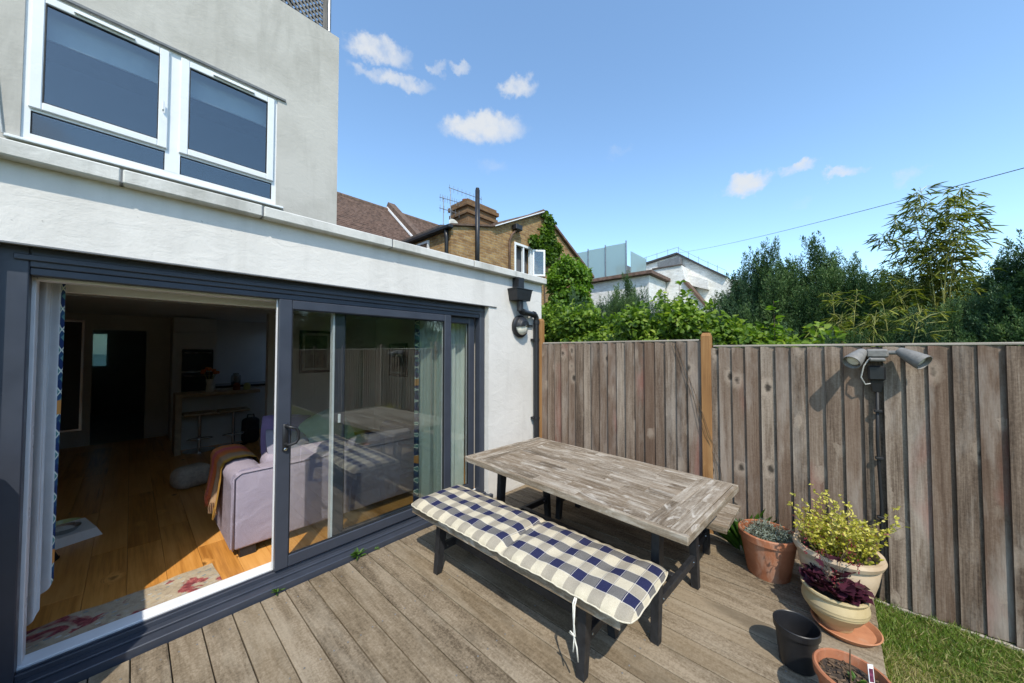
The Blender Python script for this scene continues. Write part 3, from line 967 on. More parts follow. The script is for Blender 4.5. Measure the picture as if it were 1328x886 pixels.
for i in range(22):
    x0 = -.725 + i * pw
    y = 2.99 - random.uniform(0, 1.3)
    while y < 9.0:
        ln = random.uniform(1.2, 2.1)
        a, b = max(y, 2.99), min(y + ln, 9.0)
        if b - a > .05:
            me = MB().box(0, 0, 0, pw - .0016, b - a - .0016, .03, ch=.0008).mesh('plank', 'oak_floor')
            link('plank', me, floor, (x0, a, .02 + random.uniform(0, .0006)))
        y += ln
MB().box(-.74, 9.002, .014, 3.3, 13.04, .045).build('bedroom_carpet', 'picture_mount', floor)

MB().box(-.60, 3.12, 1.928, 3.28, 3.15, 2.299).build('pelmet', 'ceiling_white', IN)
# rug
rug = MB()
rug.grid(lambda u, v: (-.36 + u * .80, -.17 + v * .345 + .012 * math.sin(u * 9), .006 + .003 * math.sin(u * 23 + v * 9)), 40, 14)
rug.box(-.36, -.165, 0, .44, .165, .003)
tag(rug.build('rug', 'rug_wool', None, False, (-.0, 3.13, .0515), (0, 0, R(3.5))), 'small patterned wool rug with dark red motifs on the oak floor by the threshold', 'rug')

# curtains
def curtain(name, label, x0, y0, x1, y1, z0, z1, mat, folds, amp, edge=None, flare=0.0, hem=None):
    t = thing(name, label, 'curtain', (x0, y0, 0))
    L_ = math.hypot(x1 - x0, y1 - y0); dx, dy = (x1 - x0) / L_, (y1 - y0) / L_
    ph = random.uniform(0, 6)
    def fn(a, b):
        def g(u, v):
            s_ = a + (b - a) * u
            z = z1 + (z0 - z1) * v
            if hem: z = z1 + ((z0 + hem * (1 - s_)) - z1) * v
            wv = math.sin(s_ * folds * 6.283 + ph + .5 * math.sin(3 * v + s_ * 5)) * amp * (.65 + .45 * v) + .3 * amp * math.sin(s_ * folds * 14 + v * 2)
            ss = s_ * L_ * (1 + flare * v)
            return (ss * dx - wv * dy, ss * dy + wv * dx, z)
        return g
    cut = edge or 0
    MB().grid(fn(cut if cut > 0 else 0, 1 + cut if cut < 0 else 1), 70, 30).build('lining', mat, t, True)
    if edge:
        MB().grid(fn(0, cut) if cut > 0 else fn(1 + cut, 1), 16, 30).build('printed_edge', 'curtain_print', t, True)
    return t


curtain('curtain', 'white lined curtain gathered at the open left side of the doorway', -.325, 3.005, -.250, 3.05, .42, 1.99, 'curtain_white', 1.6, .022, -.19, 0.0, -.22)
curtain('curtain', 'pale green lined curtain hanging behind the closed door pane', 1.90, 3.04, 2.56, 3.05, .07, 2.05, 'curtain_green', 4.5, .032, .1)

# sofa
sofa = thing('sofa', 'lavender fabric sofa with its back to the sliding doors', 'sofa', (.53, 3.265, .05))
SW, SD = 1.85, .98
def softbox(b, x0, y0, z0, x1, y1, z1, r, seg=3):
    bm = bmesh.new(); bmesh.ops.create_cube(bm, size=1)
    for v in bm.verts: v.co = ((x0 + x1) / 2 + v.co.x * (x1 - x0), (y0 + y1) / 2 + v.co.y * (y1 - y0), (z0 + z1) / 2 + v.co.z * (z1 - z0))
    bmesh.ops.bevel(bm, geom=bm.edges[:], offset=r, segments=seg, affect='EDGES', profile=.5)
    b.add([v.co.copy() for v in bm.verts], [[v.index for v in f.verts] for f in bm.faces]); bm.free()
    return b
softbox(MB(), .012, .0, .07, SW - .012, .18, .635, .018).build('back', 'lavender_fabric', sofa, 50)
softbox(MB(), .02, .03, .07, SW - .02, SD, .30, .015).build('base', 'lavender_fabric', sofa, 50)
arm = MB()
def armprof(x0, x1):
    return [(x0, .07), (x1, .07), (x1, .53), (x1 + .005, .58), (x1 - .02, .625), (x1 - .07, .648), (x0 + .06, .648), (x0 + .015, .625), (x0 - .008, .58), (x0, .53)]
MB().prism(armprof(-.005, .215), .045, SD, 1).build('arm', 'lavender_fabric', sofa, 40)
MB().prism(armprof(SW - .215, SW + .005), .045, SD, 1).build('arm', 'lavender_fabric', sofa, 40)
MB().tube([(.004, -.001, .075), (.004, -.001, .60), (.05, -.002, .634), (SW - .05, -.002, .634), (SW - .004, -.001, .60), (SW - .004, -.001, .075)], .006, 6).build('piping', 'lavender_fabric', sofa, True)
for i in range(2):
    softbox(MB(), .23 + i * .70, .2, .30, .92 + i * .70, SD + .02, .45, .05).build('seat_cushion', 'lavender_fabric', sofa, True)
    softbox(MB(), .23 + i * .70, .17, .44, .92 + i * .70, .40, .69, .07).build('back_cushion', 'lavender_fabric', sofa, True)
for x in (.05, SW - .15):
    for y in (.02, SD - .12):
        MB().box(x, y, .0, x + .10, y + .10, .072).build('foot', 'black_paint', sofa)

def pillow(name, label, loc, rot, sx, sz, mat):
    b = MB()
    def f(sgn):
        def g(u, v):
            a = 2 * u - 1; c = 2 * v - 1
            e = (1 - a ** 4) * (1 - c ** 4)
            return (a * sx * (1 - .06 * c * c), sgn * .075 * e ** .6, c * sz * (1 - .06 * a * a))
        return g
    b.grid(f(1), 14, 14).grid(f(-1), 14, 14)
    o = b.build(name, mat, None, True, loc, rot)
    return tag(o, label, 'cushion')


fabric('pillow_purple', (.16, .11, .22), (.26, .19, .33))
fabric('pillow_green', (.20, .27, .22), (.34, .42, .35))
fabric('pillow_grey', (.22, .21, .27), (.33, .32, .38))
pillow('cushion', 'purple scatter cushion on the lavender sofa', (1.02, 3.80, .80), (R(-18), R(8), R(10)), .23, .2, 'pillow_purple')
pillow('cushion', 'pale green scatter cushion leaning on the lavender sofa back', (1.30, 3.70, .80), (R(-30), R(-24), R(-8)), .24, .2, 'pillow_green')
pillow('cushion', 'grey scatter cushion between the green one and the sofa arm', (.98, 3.62, .74), (R(-40), R(18), R(16)), .2, .16, 'pillow_grey')

# throw over the sofa arm
thr = thing('throw_blanket', 'orange and pink striped wool throw over the sofa arm', 'blanket', (.53, 3.62, .05))
def throwf(off=0.0):
    prof = [(-.045, .30), (-.032, .42), (-.022, .52), (-.022, .60), (.0, .645), (.055, .668), (.15, .668), (.215, .645), (.24, .58), (.245, .50)]
    def g(u, v):
        t = v * (len(prof) - 1); i = min(int(t), len(prof) - 2); fr = t - i
        x = prof[i][0] * (1 - fr) + prof[i + 1][0] * fr; z = prof[i][1] * (1 - fr) + prof[i + 1][1] * fr
        hang = max(0, .62 - z)
        y = .0 + u * .56 + .05 * (1 - v) * (u - .5)
        return (x - off - .028 * hang / .3 * (math.sin(u * 24) + .6 * math.sin(u * 41 + 1)) * .5, y, z + off)
    return g
MB().grid(throwf(), 60, 36).build('cloth', 'throw_wool', thr, True)
fr = MB()
for i in range(70):
    u = (i + .5) / 70
    x, y, z = throwf()(u, 0)
    fr.tube([(x, y, z + .005), (x - .004 + random.uniform(-.008, .008), y + random.uniform(-.008, .008), z - .045), (x - .004 + random.uniform(-.012, .012), y + random.uniform(-.012, .012), z - .085)], [.0035, .003, .0015], 4, False)
tag(fr.build('fringe', 'throw_wool', thr), kind='stuff')

fc = MB()
softbox(fc, -.17, -.13, 0, .17, .13, .24, .09, 4)
tag(fc.build('floor_cushion', 'pale_cushion', None, True, (.50, 5.42, .05), (0, 0, R(20))), 'crumpled beige floor cushion on the oak floor behind the sofa throw', 'cushion')

# pet bowls
pb = thing('pet_bowl', 'white pet bowl stand with a lime rim and a steel bowl beside the curtain', 'pet bowl', (-.36, 4.62, .05), R(20))
MB().hexa([(-.2, -.13, 0), (.2, -.13, 0), (.2, .13, 0), (-.2, .13, 0)], [(-.17, -.11, .07), (.17, -.11, .07), (.17, .11, .11), (-.17, .11, .11)]).build('stand', 'white_ceramic', pb)
MB().lathe([(.05, .06), (.08, .09), (.095, .115), (.09, .116), (.06, .085), (0, .08)], 24, Matrix.Translation((.02, 0, .0))).build('bowl', 'steel', pb, 40)
MB().lathe([(.10, .0), (.115, .06), (.112, .062), (.09, .01), (0, .008)], 24, Matrix.Translation((.09, .27, 0))).build('bowl', 'lime_ceramic', pb, 40)
sl = thing('slipper', 'dark slipper on the oak floor beside the curtain', 'slipper', (-.40, 4.18, .05), R(70))
MB().grid(lambda u, v: ((u - .5) * .26, (v - .5) * .09 * (1 - (2 * u - 1) ** 4 * .6), .025 + .045 * max(0, u - .35) * math.sin(v * math.pi)), 16, 10).box(-.12, -.035, 0, .12, .035, .02).build('upper', 'backpack_black', sl, True)

# breakfast bar, stools, kitchen
bar = thing('breakfast_bar', 'pale timber breakfast bar with an end panel in the kitchen', 'counter', (.46, 7.15, .05))
MB().box(0, 0, .85, 1.035, .46, .90).build('worktop', 'bar_wood', bar)
MB().box(0, 0, 0, .07, .46, .849).build('end_panel', 'bar_wood', bar)
MB().box(.07, .36, 0, 1.03, .40, .849).build('back_panel', 'cabinet_grey', bar)
def stool(x, label):
    t = thing('bar_stool', label, 'stool', (x, 7.26, .05), 0, 'stools under the breakfast bar')
    MB().lathe([(.19, 0), (.19, .008), (.05, .025), (.022, .04), (.022, .56), (0, .56)], 24).build('stem', 'chrome', t, 40)
    softbox(MB(), -.2, -.15, .56, .2, .15, .60, .018).build('seat', 'bar_wood', t)
    MB().tube([(.02, 0, .2), (.13, -.03, .2), (.15, -.09, .2), (.10, -.14, .2), (-.10, -.14, .2), (-.15, -.09, .2), (-.13, -.03, .2), (-.02, 0, .2)], .008, 6).build('footrest', 'chrome', t, True)
stool(.745, 'timber seated bar stool on a chrome stem by the end panel of the bar')
stool(1.16, 'timber seated bar stool on a chrome stem between its twin and the backpack')
bp = thing('backpack', 'black backpack standing against the back panel of the breakfast bar', 'backpack', (1.40, 7.3, .05))
softbox(MB(), -.12, -.1, 0, .12, .1, .42, .07).build('body', 'backpack_black', bp, True)
softbox(MB(), -.09, -.16, .05, .09, -.09, .25, .03).build('pocket', 'backpack_black', bp, True)
MB().tube([(-.05, 0, .41), (-.04, 0, .47), (.04, 0, .47), (.05, 0, .41)], .01, 6).build('strap', 'backpack_black', bp)
tu = thing('kitchen_unit', 'tall grey kitchen unit holding a built in oven', 'cabinet', (.486, 8.4, .05))
MB().box(0, 0, 0, .58, .58, 2.15).build('carcass', 'cabinet_grey', tu)
for z0, z1 in ((1.62, 1.88), (1.885, 2.14), (.02, .66)):
    MB().box(.006, -.02, z0, .574, -.001, z1 - .004, ch=.003).build('door', 'cabinet_grey', tu)
for z0, z1 in ((1.20, 1.58), (.69, 1.17)):
    ov = MB().box(.12, -.025, z0, .54, -.001, z1, ch=.004).build('oven', 'oven_black', tu)
    MB().tube([(.15, -.045, z1 - .06), (.51, -.045, z1 - .06)], .008, 6).build('handle', 'steel', ov)
kc = thing('kitchen_counter', 'grey base units with a worktop along the kitchen back wall', 'counter', (1.07, 8.4, .05))
MB().box(0, 0, 0, 2.2, .58, .86).build('base_unit', 'cabinet_grey', kc)
MB().box(0, -.02, .862, 2.2, .59, .90).build('worktop', 'oven_black', kc)
def jar(name, x, y, z, r, h, mat, label, cat):
    o = MB().lathe([(0, 0), (r * .9, 0), (r, h * .2), (r, h * .75), (r * .6, h * .9), (r * .62, h), (r * .5, h), (0, h * .95)], 16).build(name, mat, None, 40, (x, y, z))
    return tag(o, label, cat)
jar('jar', 1.20, 7.3, .9515, .05, .12, 'stack_clay', 'small reddish jar on the breakfast bar', 'jar')
jar('canister', 1.34, 7.3, .9515, .05, .11, 'lime_ceramic', 'small pale green canister on the breakfast bar', 'jar')
jar('kettle', 1.40, 8.6, .9515, .08, .22, 'steel', 'steel kettle on the dark kitchen worktop', 'kettle')
vz = thing('flower_vase', 'glass vase of orange flowers on the breakfast bar', 'vase', (.86, 7.32, .9515))
MB().lathe([(.05, 0), (.055, .02), (.04, .12), (.05, .2), (.046, .2), (.035, .12), (.0, .02)], 16).build('vase', 'white_ceramic', vz, 40)
for i in range(7):
    a = i * .9; e = (.09 * math.cos(a), .09 * math.sin(a), .30 + .03 * (i % 3))
    st = MB().tube([(0, 0, .1), (e[0] * .6, e[1] * .6, .24), e], .004, 5).build('stem', 'culm', vz)
    softbox(MB(), e[0] - .03, e[1] - .03, e[2] - .02, e[0] + .03, e[1] + .03, e[2] + .03, .02).build('flower', 'orange_flower', st, True)
mir = thing('tall_mirror', 'tall narrow mirror in a chrome frame on the left room wall', 'mirror', (-.70, 6.3, .7))
bars('frame', 'chrome', mir, -.02, .34, 0, 1.25, -.02, .01, .02, 0)
MB().box(0, -.005, .02, .32, .0, 1.23).build('glass', 'oven_black', mir)

def picture(loc, rz, w, h, label):
    t = thing('framed_picture', label, 'picture', loc, rz)
    bars('frame', 'picture_black', t, 0, w, 0, h, -.03, 0, .045, .003)
    MB().box(.04, -.012, .04, w - .04, -.004, h - .04).build('mount', 'picture_mount', t)
    MB().box(.085, -.016, .085, w - .085, -.0125, h - .085).build('print', 'picture_print', t)
picture((1.94, 6.695, 1.22), 0, .53, .74, 'black framed green print on the partition wall facing the doors')
picture((3.296, 6.1, 1.14), R(-90), .62, .60, 'black framed print on the side wall behind the pale green curtain')


# ------------------------------------------------------------------ a pixel of the photograph to a point on a known plane
def on(px, py, ax, val):
    f = 448.0; A = R(42.2); P = math.atan(12.5 / f)
    F = Vector((math.cos(A) * math.cos(P), math.sin(A) * math.cos(P), math.sin(P)))
    Rr = Vector((math.sin(A), -math.cos(A), 0)); U_ = Rr.cross(F)
    d = F + (px - 664) / f * Rr + (443 - py) / f * U_
    i = 'xyz'.index(ax)
    o = Vector((0, 0, 1.6))
    return o + d * ((val - o[i]) / d[i])


# ------------------------------------------------------------------ fence
fence = thing('garden_fence', 'weathered feather edge timber fence with an orange brown post beside the deck', 'fence', (3.5, 0, -.12))
def board_mesh(h, k):
    w = .0585
    r = random.Random(k)
    j = r.uniform(-.003, .003)
    return MB().hexa([(-.030 + j, w, 0), (-.007, -w, 0), (0, -w, 0), (-.010, w, 0)], [(-.030 + j, w, h), (-.007, -w, h), (0, -w, h), (-.010, w, h)]).mesh('board', 'fence_wood')
bm_l = [board_mesh(1.792, i) for i in range(4)]
bm_r = [board_mesh(1.735, i + 9) for i in range(4)]
for i in range(18):
    link('board', bm_l[i % 4], fence, (random.uniform(-.002, .002), 2.588 - i * .1, .02 + random.uniform(-.004, .004)), (0, 0, R(random.uniform(-1.3, 1.3))))
y = .735
while y > -9.4:
    if not (-1.14 < y % 1.93 - 1.93 - 1.0 < -1.1):
        link('board', bm_r[random.randrange(4)], fence, (random.uniform(-.003, .003), y, .02 + random.uniform(-.006, .002)), (R(random.uniform(-.12, .12)), 0, R(random.uniform(-1.6, 1.6))))
    y -= .0988
for y0, y1, z in ((.85, 2.63, 1.812), (-1.06, .74, 1.757), (-9.3, -1.17, 1.755)):
    MB().box(-.024, y0, z, .03, y1, z + .016, ch=.003).build('capping', 'gravel_wood', fence)
for y0, y1, zz in ((.85, 2.63, (.35, 1.55)), (-9.3, .74, (.35, 1.5))):
    for z in zz: MB().box(.002, y0, z, .04, y1, z + .07).build('rail', 'fence_wood', fence)
def post(y, h, mat='post_wood', w=.078):
    b = MB().box(-.045, -w / 2, -.05, .03, w / 2, h - .03, ch=.003)
    b.hexa([(-.045, -w / 2 + .001, h - .03), (.03, -w / 2 + .001, h - .03), (.03, w / 2 - .001, h - .03), (-.045, w / 2 - .001, h - .03)],
           [(-.03, -w / 2 + .012, h), (.018, -w / 2 + .012, h), (.018, w / 2 - .012, h), (-.03, w / 2 - .012, h)])
    b.build('post', mat, fence, False, (0, y, 0))
post(.795, 1.885); post(2.672, 2.13, 'post_wood', .06)
for yy in (-1.11, -3.05, -5.0, -6.95): post(yy, 1.86, 'fence_wood')
MB().box(-.034, -9.3, -.04, -.009, -.205, .012, ch=.003).build('gravel_board', 'gravel_wood', fence)
# vine stem and staples
ivs = MB()
for dx in (0, .03):
    ivs.tube([(-.028, 1.05 + dx, 1.79), (-.03, .93 + dx, 1.45), (-.052, .82 + dx, 1.15), (-.055, .77 + dx, .98), (-.03, .70 + dx, .75), (-.03, .68 + dx, .55)], .0022, 5, False)
ivs.build('dead_vine', 'twig', fence)

end_fence = thing('end_fence', 'grey timber fence across the far end of the lawn', 'fence', (0, -10.5, -.12))
eb = MB().box(0, 0, 0, .095, .015, 1.8).mesh('board', 'fence_wood')
for i in range(0, 84):
    link('board', eb, end_fence, (-4.8 + i * .1, random.uniform(-.004, .004), 0))

lw = MB().box(-.56, 2.12, -.13, -.47, 2.715, 1.2, ch=.01).build('shadow_caster', 'render_white'); tag(lw, kind='structure')  # unseen upright slab added to cast the shadow at the deck's left edge

# ------------------------------------------------------------------ table and benches
def leg(b, x0, y0, x1, y1, z1, w0, w1, t=.045):
    """tapered leg from foot (x0,y0,0) to top (x1,y1,z1)"""
    b.hexa([(x0 - w0 / 2, y0 - t / 2, 0), (x0 + w0 / 2, y0 - t / 2, 0), (x0 + w0 / 2, y0 + t / 2, 0), (x0 - w0 / 2, y0 + t / 2, 0)],
           [(x1 - w1 / 2, y1 - t / 2, z1), (x1 + w1 / 2, y1 - t / 2, z1), (x1 + w1 / 2, y1 + t / 2, z1), (x1 - w1 / 2, y1 + t / 2, z1)])
    return b


def staves(parent, x0, x1, y0, y1, z0, z1, rows, lo, hi, mat='table_wood'):
    w = (x1 - x0) / rows
    for r in range(rows):
        y = y0
        first = True
        while y < y1 - 1e-4:
            ln = random.uniform(lo, hi) * (random.uniform(.3, 1) if first else 1); first = False
            e = min(y + ln, y1)
            if y1 - e < .10: e = y1
            me = MB().box(0, 0, 0, w - .0016, e - y - .0014, z1 - z0, ch=.0022).mesh('stave', mat)
            link('stave', me, parent, (x0 + r * w, y, z0 + random.uniform(-.0012, .0012)))
            y = e


def trestle(parent, y, xa, xb, ta, tb, h, bar_z, mat='black_paint', bw=.05):
    for a, t in ((xa, ta), (xb, tb)):
        leg(MB(), a, y, t, y, h, .042, .066).build('leg', mat, parent)
    f = bar_z / h
    p, q = xa + (ta - xa) * f, xb + (tb - xb) * f
    MB().box(p + .02, y - .016, bar_z - bw / 2, q - .02, y + .016, bar_z + bw / 2, ch=.003).build('crossbar', mat, parent)
    MB().box(ta - .05, y - .03, h, tb + .05, y + .03, h + .03, ch=.003).build('bearer', mat, parent)
    for x in (p + .06, q - .06):
        MB().lathe([(0, 0), (.006, 0), (.005, .003), (0, .004)], 8, Matrix.Translation((x, y - .016, bar_z)) @ Matrix.Rotation(R(90), 4, 'X')).build('bolt', 'steel', parent)


TH = .72
table = thing('picnic_table', 'long weathered timber garden table on black trestle legs', 'table', (1.79, .498, 0), R(-3.7))
TW, TL = .92, 1.768
top = MB().box(.03, .03, TH - .043, TW - .03, TL - .03, TH - .024).build('tabletop', 'table_wood', table)
EB = .225
staves(top, .028, TW - .028, EB, TL - EB, TH - .022, TH, 10, .22, .5)
def crossboards(y0, y1, n):
    w = (y1 - y0) / n
    for i in range(n):
        x = .028
        cuts = sorted([random.uniform(.3, .65)]) + [TW - .028]
        for c in cuts:
            me = MB().box(0, 0, 0, w - .0016, c - x - .0014, .022, ch=.0022).mesh('stave', 'table_wood')
            o = link('stave', me, top, (x, y0 + (i + 1) * w, TH - .022 + random.uniform(-.001, .001)), (0, 0, R(-90)))
            x = c
crossboards(.028, EB, 3); crossboards(TL - EB, TL - .028, 3)
MB().box(0, 0, TH - .046, .026, TL, TH - .0005, ch=.004).build('edge_board', 'table_wood', table)
MB().box(TW - .026, 0, TH - .046, TW, TL, TH - .0005, ch=.004).build('edge_board', 'table_wood', table)
for y0 in (0.0, TL - .026):
    me = MB().box(0, 0, 0, .026, TW - .056, .0455, ch=.004).mesh('edge_board', 'table_wood')
    link('edge_board', me, table, (.028, y0 + .026, TH - .046), (0, 0, R(-90)))
trestle(table, .235, .17, .80, .215, .755, TH - .078, .205)
trestle(table, TL - .235, .17, .80, .215, .755, TH - .078, .205)
MB().box(TW / 2 - .02, .25, .178, TW / 2 + .02, TL - .25, .232, ch=.003).build('stretcher', 'black_paint', table)


def bench(x, y, rz, label, L_=1.66, Wd=.43, h=.42):
    t = thing('garden_bench', label, 'bench', (x, y, 0), rz)
    seat = MB().box(.006, .006, h - .044, Wd - .006, L_ - .006, h - .016).build('seat', 'table_wood', t)
    staves(seat, .0, Wd, 0, L_, h - .016, h, 5, .3, .7)
    MB().box(-.0125, 0, h - .046, -.001, L_, h - .001, ch=.002).build('edge_board', 'table_wood', t)
    MB().box(Wd + .001, 0, h - .046, Wd + .0125, L_, h - .001, ch=.002).build('edge_board', 'table_wood', t)
    for yy in (.225, L_ - .245):
        trestle(t, yy, .045, Wd - .045, .085, Wd - .085, h - .076, .17)
    MB().box(Wd / 2 - .018, .24, .145, Wd / 2 + .018, L_ - .26, .195, ch=.003).build('stretcher', 'black_paint', t)
    return t


bench(1.475, .69, 0, 'weathered timber bench with black legs under the checked cushion')
bench(2.71, .51, R(-1.2), 'bare weathered timber bench between the table and the fence')

# ------------------------------------------------------------------ checked bench cushion
CW, CL = .49, 1.73
cu = thing('bench_cushion', 'navy grey and cream checked bench cushion with a fold across its middle', 'cushion', (1.438, .625, .424))
mid = .80
def outline(u):
    """maps the unit square to a long pad with rounded corners, pinched at the fold"""
    a, b = 2 * u[0] - 1, 2 * u[1] - 1
    k = .10
    y = CL / 2 + b * CL / 2 * (1 - .012 * abs(a) ** 8)
    x = a * (1 - k * .6 * abs(b) ** 40) * (1 - .035 * math.exp(-((y - mid) / .03) ** 2))
    x *= 1 + .008 * math.sin(y * 9 + 1) + .006 * math.sin(y * 23)
    return CW / 2 + x * CW / 2, y, a, b
def pad(sgn):
    r = random.Random(5); ph = [r.uniform(0, 6) for _ in range(8)]
    def g(u, v):
        uu = .5 - .5 * math.cos(math.pi * u) * (1 - .25 * math.sin(math.pi * u)); vv = v
        x, y, a, b = outline((uu, vv))
        e = max(0, (1 - abs(a) ** 5.0)) ** .55 * max(0, (1 - abs(b) ** 34)) ** .5
        if sgn > 0:
            lump = .0035 * math.sin(8 * a + ph[0]) * math.sin(15 * y + ph[1]) + .003 * math.sin(26 * y + ph[2] + 2 * a) + .002 * math.sin(50 * y + 5 * a + ph[5])
            dy = y - mid - .012 * math.sin(3 * a + 1) - .010 * a
            fold = .60 * math.exp(-(dy / .022) ** 2) + .12 * math.exp(-(dy / .075) ** 2)
            edge_pucker = .003 * math.sin(y * 80 + ph[3]) * (abs(a) ** 6)
            sag = -.006 * math.sin(math.pi * min(1, max(0, y / mid))) if y < mid else -.005 * math.sin(math.pi * (y - mid) / (CL - mid))
            z = .016 + e * (.043 + lump + sag) * (1 - fold) + edge_pucker
        else:
            z = .016 - e * .0155
        return (x, y, z)
    return g
b = MB(); b.grid(pad(1), 46, 190); b.grid(pad(-1), 12, 40)
po = b.build('pad', 'gingham_fabric', cu, True)
pts = []
for q in range(261):
    t = q / 260 * 4
    s_, fr_ = int(t) % 4, t - int(t)
    uv = [(fr_, 0), (1, fr_), (1 - fr_, 1), (0, 1 - fr_)][s_]
    x, y, a, b_ = outline(uv)
    pts.append((x, y, .016 + .0025 * math.sin(y * 80) + .002 * math.sin(x * 60)))
MB().tube(pts, .0036, 6, False).build('piping', 'piping_cream', po, True)
tie = MB()
tie.tube([(.004, .268, .012), (-.016, .267, -.01), (-.020, .27, -.10), (-.022, .262, -.150), (-.018, .272, -.156), (-.020, .27, -.17), (-.024, .272, -.225)], .0038, 6)
tie.tube([(.004, .276, .012), (-.014, .278, -.01), (-.018, .272, -.12), (-.022, .268, -.155), (-.020, .255, -.20), (-.017, .250, -.262)], .0038, 6)
tie.tube([(-.024, .262, -.15), (-.02, .29, -.142), (-.021, .296, -.149), (-.02, .27, -.155)], .0035, 6)
tie.build('tie', 'string_white', cu, True)

# ------------------------------------------------------------------ twin floodlight on the fence
fl = thing('floodlight', 'grey twin spot floodlight with a motion sensor on the fence top', 'floodlight', (3.475, -.26, 1.56))
MB().box(-.075, -.055, -.005, -.004, .055, .055, ch=.012).box(-.09, -.04, -.03, -.02, .04, -.006, ch=.008).build('base', 'grey_lamp', fl)
def spot(d, base):
    d = Vector(d).normalized()
    m = Matrix.Translation(Vector(base)) @ d.to_track_quat('Z', 'Y').to_matrix().to_4x4() @ Matrix.Scale(.84, 4)
    b = MB().lathe([(0, -.01), (.028, -.008), (.036, .01), (.043, .05), (.052, .09), (.058, .135), (.060, .137), (.060, .165), (.056, .166), (.05, .135), (.0, .125)], 28, m)
    o = b.build('spot_head', 'grey_lamp', fl, 35)
    MB().lathe([(.051, .138), (.03, .142), (0, .143)], 24, m).build('lens', 'lens_glass', o, True)
MB().tube([(-.05, .05, .03), (-.06, .085, .03)], .014, 8).tube([(-.05, -.05, .03), (-.06, -.10, .03)], .014, 8).build('joint', 'grey_lamp', fl)
spot((-.75, .45, -.55), (-.055, .07, .035)); spot((-.55, -.80, -.62), (-.055, -.105, .04))
MB().box(-.055, -.04, -.16, -.004, .045, -.06, ch=.01).hexa([(-.03, -.02, -.24), (-.004, -.02, -.24), (-.004, .02, -.24), (-.03, .02, -.24)], [(-.045, -.03, -.161), (-.004, -.03, -.161), (-.004, .035, -.161), (-.045, .035, -.161)]).build('sensor_box', 'black_plastic', fl)
MB().tube([(-.06, .03, .0), (-.07, .065, -.06), (-.065, .08, -.14), (-.05, .06, -.19), (-.03, .02, -.18)], .0045, 6).build('lead', 'cable_pale', fl, True)
MB().tube([(-.02, 0, -.2), (-.022, .006, -.6), (-.025, -.004, -1.0), (-.024, .004, -1.35), (-.03, .015, -1.52), (-.04, .03, -1.63)], .0095, 8).build('cable', 'cable_black', fl, True)
for z in (-.38, -.70, -1.1): MB().box(-.04, -.02, z, -.008, .02, z + .018, ch=.003).build('clip', 'cable_black', fl)

# ------------------------------------------------------------------ pots and plants
def pot_profile(r0, r1, h, t=.012, lip=.02, liph=.05, soil=.82):
    return [(0, 0), (r0, 0), (r1 - lip, h - liph), (r1, h - liph + .006), (r1 + .002, h - .006), (r1 - .004, h), (r1 - t, h - .002), (r1 - t - .006, h - liph * 1.2), (r0 * .98, h * .3), (0, h * .28)]
def soil_disc(parent, r, z):
    b = MB()
    def g(u, v):
        a = u * 2 * math.pi; rr = v * r
        return (rr * math.cos(a), rr * math.sin(a), z + .008 * math.sin(a * 5 + v * 9) * v * (1 - v * .6) + .006 * math.sin(v * 25 + a * 3))
    b.grid(g, 32, 8)
    return b.build('soil', 'soil', parent, True)


def stems_and_leaves(parent, n, spread, height, base_r, z0, mat, leaf_l, leaf_w, per, lean=.0, stem_mat='twig', sr=.0025, leaf_from=.25, name='foliage', tint_fn=None):
    """thin branching stems, leaves along each; two parts: stems and foliage"""
    st = MB(); P, D, Tn = [], [], []
    for i in range(n):
        a = random.uniform(0, 6.283); r = base_r * math.sqrt(random.random())
        p0 = Vector((r * math.cos(a), r * math.sin(a), z0))
        out = Vector((math.cos(a), math.sin(a), 0))
        hh = height * random.uniform(.55, 1.0); sp_ = spread * random.uniform(.2, 1.0) * (r / base_r if base_r else 1)
        pts = [p0 + out * (sp_ * (t / 5) ** 1.4) + Vector((random.uniform(-1, 1) * .01 * t, random.uniform(-1, 1) * .01 * t, hh * t / 5)) for t in range(6)]
        st.tube(pts, [sr * (1 - .12 * t) for t in range(6)], 4, False)
        for j in range(per):
            t = random.uniform(leaf_from, 1.0) * 5; k = min(int(t), 4)
            q = pts[k].lerp(pts[k + 1], t - k)
            P.append(q); d = Vector((random.uniform(-1, 1), random.uniform(-1, 1), random.uniform(-.2, .9))) + out * .3
            D.append(d); Tn.append(random.random())
    so = st.build('stem', stem_mat, parent)
    tag(so, kind='stuff')
    P = np.array([tuple(p) for p in P]); D = np.array([tuple(d) for d in D]); Tn = np.array(Tn)
    if tint_fn: Tn = tint_fn(P, Tn)
    me = leaves(name, P, D, rand_dirs(len(P)), leaf_l * rng.uniform(.6, 1.2, len(P)), leaf_w * rng.uniform(.7, 1.2, len(P)), mat, Tn, .2, .1)
    o = link(name, me, parent); tag(o, kind='stuff')
    return o


# terracotta pot with silvery lavender
pa = thing('terracotta_pot', 'tall terracotta pot with a low silvery plant beside the bare bench', 'plant pot', (3.125, .335, .001))
MB().lathe(pot_profile(.125, .178, .30, .014, .012, .055), 48).build('pot', 'terracotta', pa, 35)
soil_disc(pa, .152, .215)
stems_and_leaves(pa, 90, .07, .12, .10, .21, 'leaf_silver', .032, .006, 26, 0, 'leaf_dead' if 'leaf_dead' in MAT else 'twig', .0015, .1)
sk = MB()
for i in range(9):
    a = i * .7
    sk.tube([(.06 * math.cos(a), .06 * math.sin(a), .24), (.09 * math.cos(a), .09 * math.sin(a), .40), (.13 * math.cos(a), .13 * math.sin(a), .52 + .03 * (i % 3))], .0012, 4, False)
sk.build('dry_stalk', 'twig', pa)

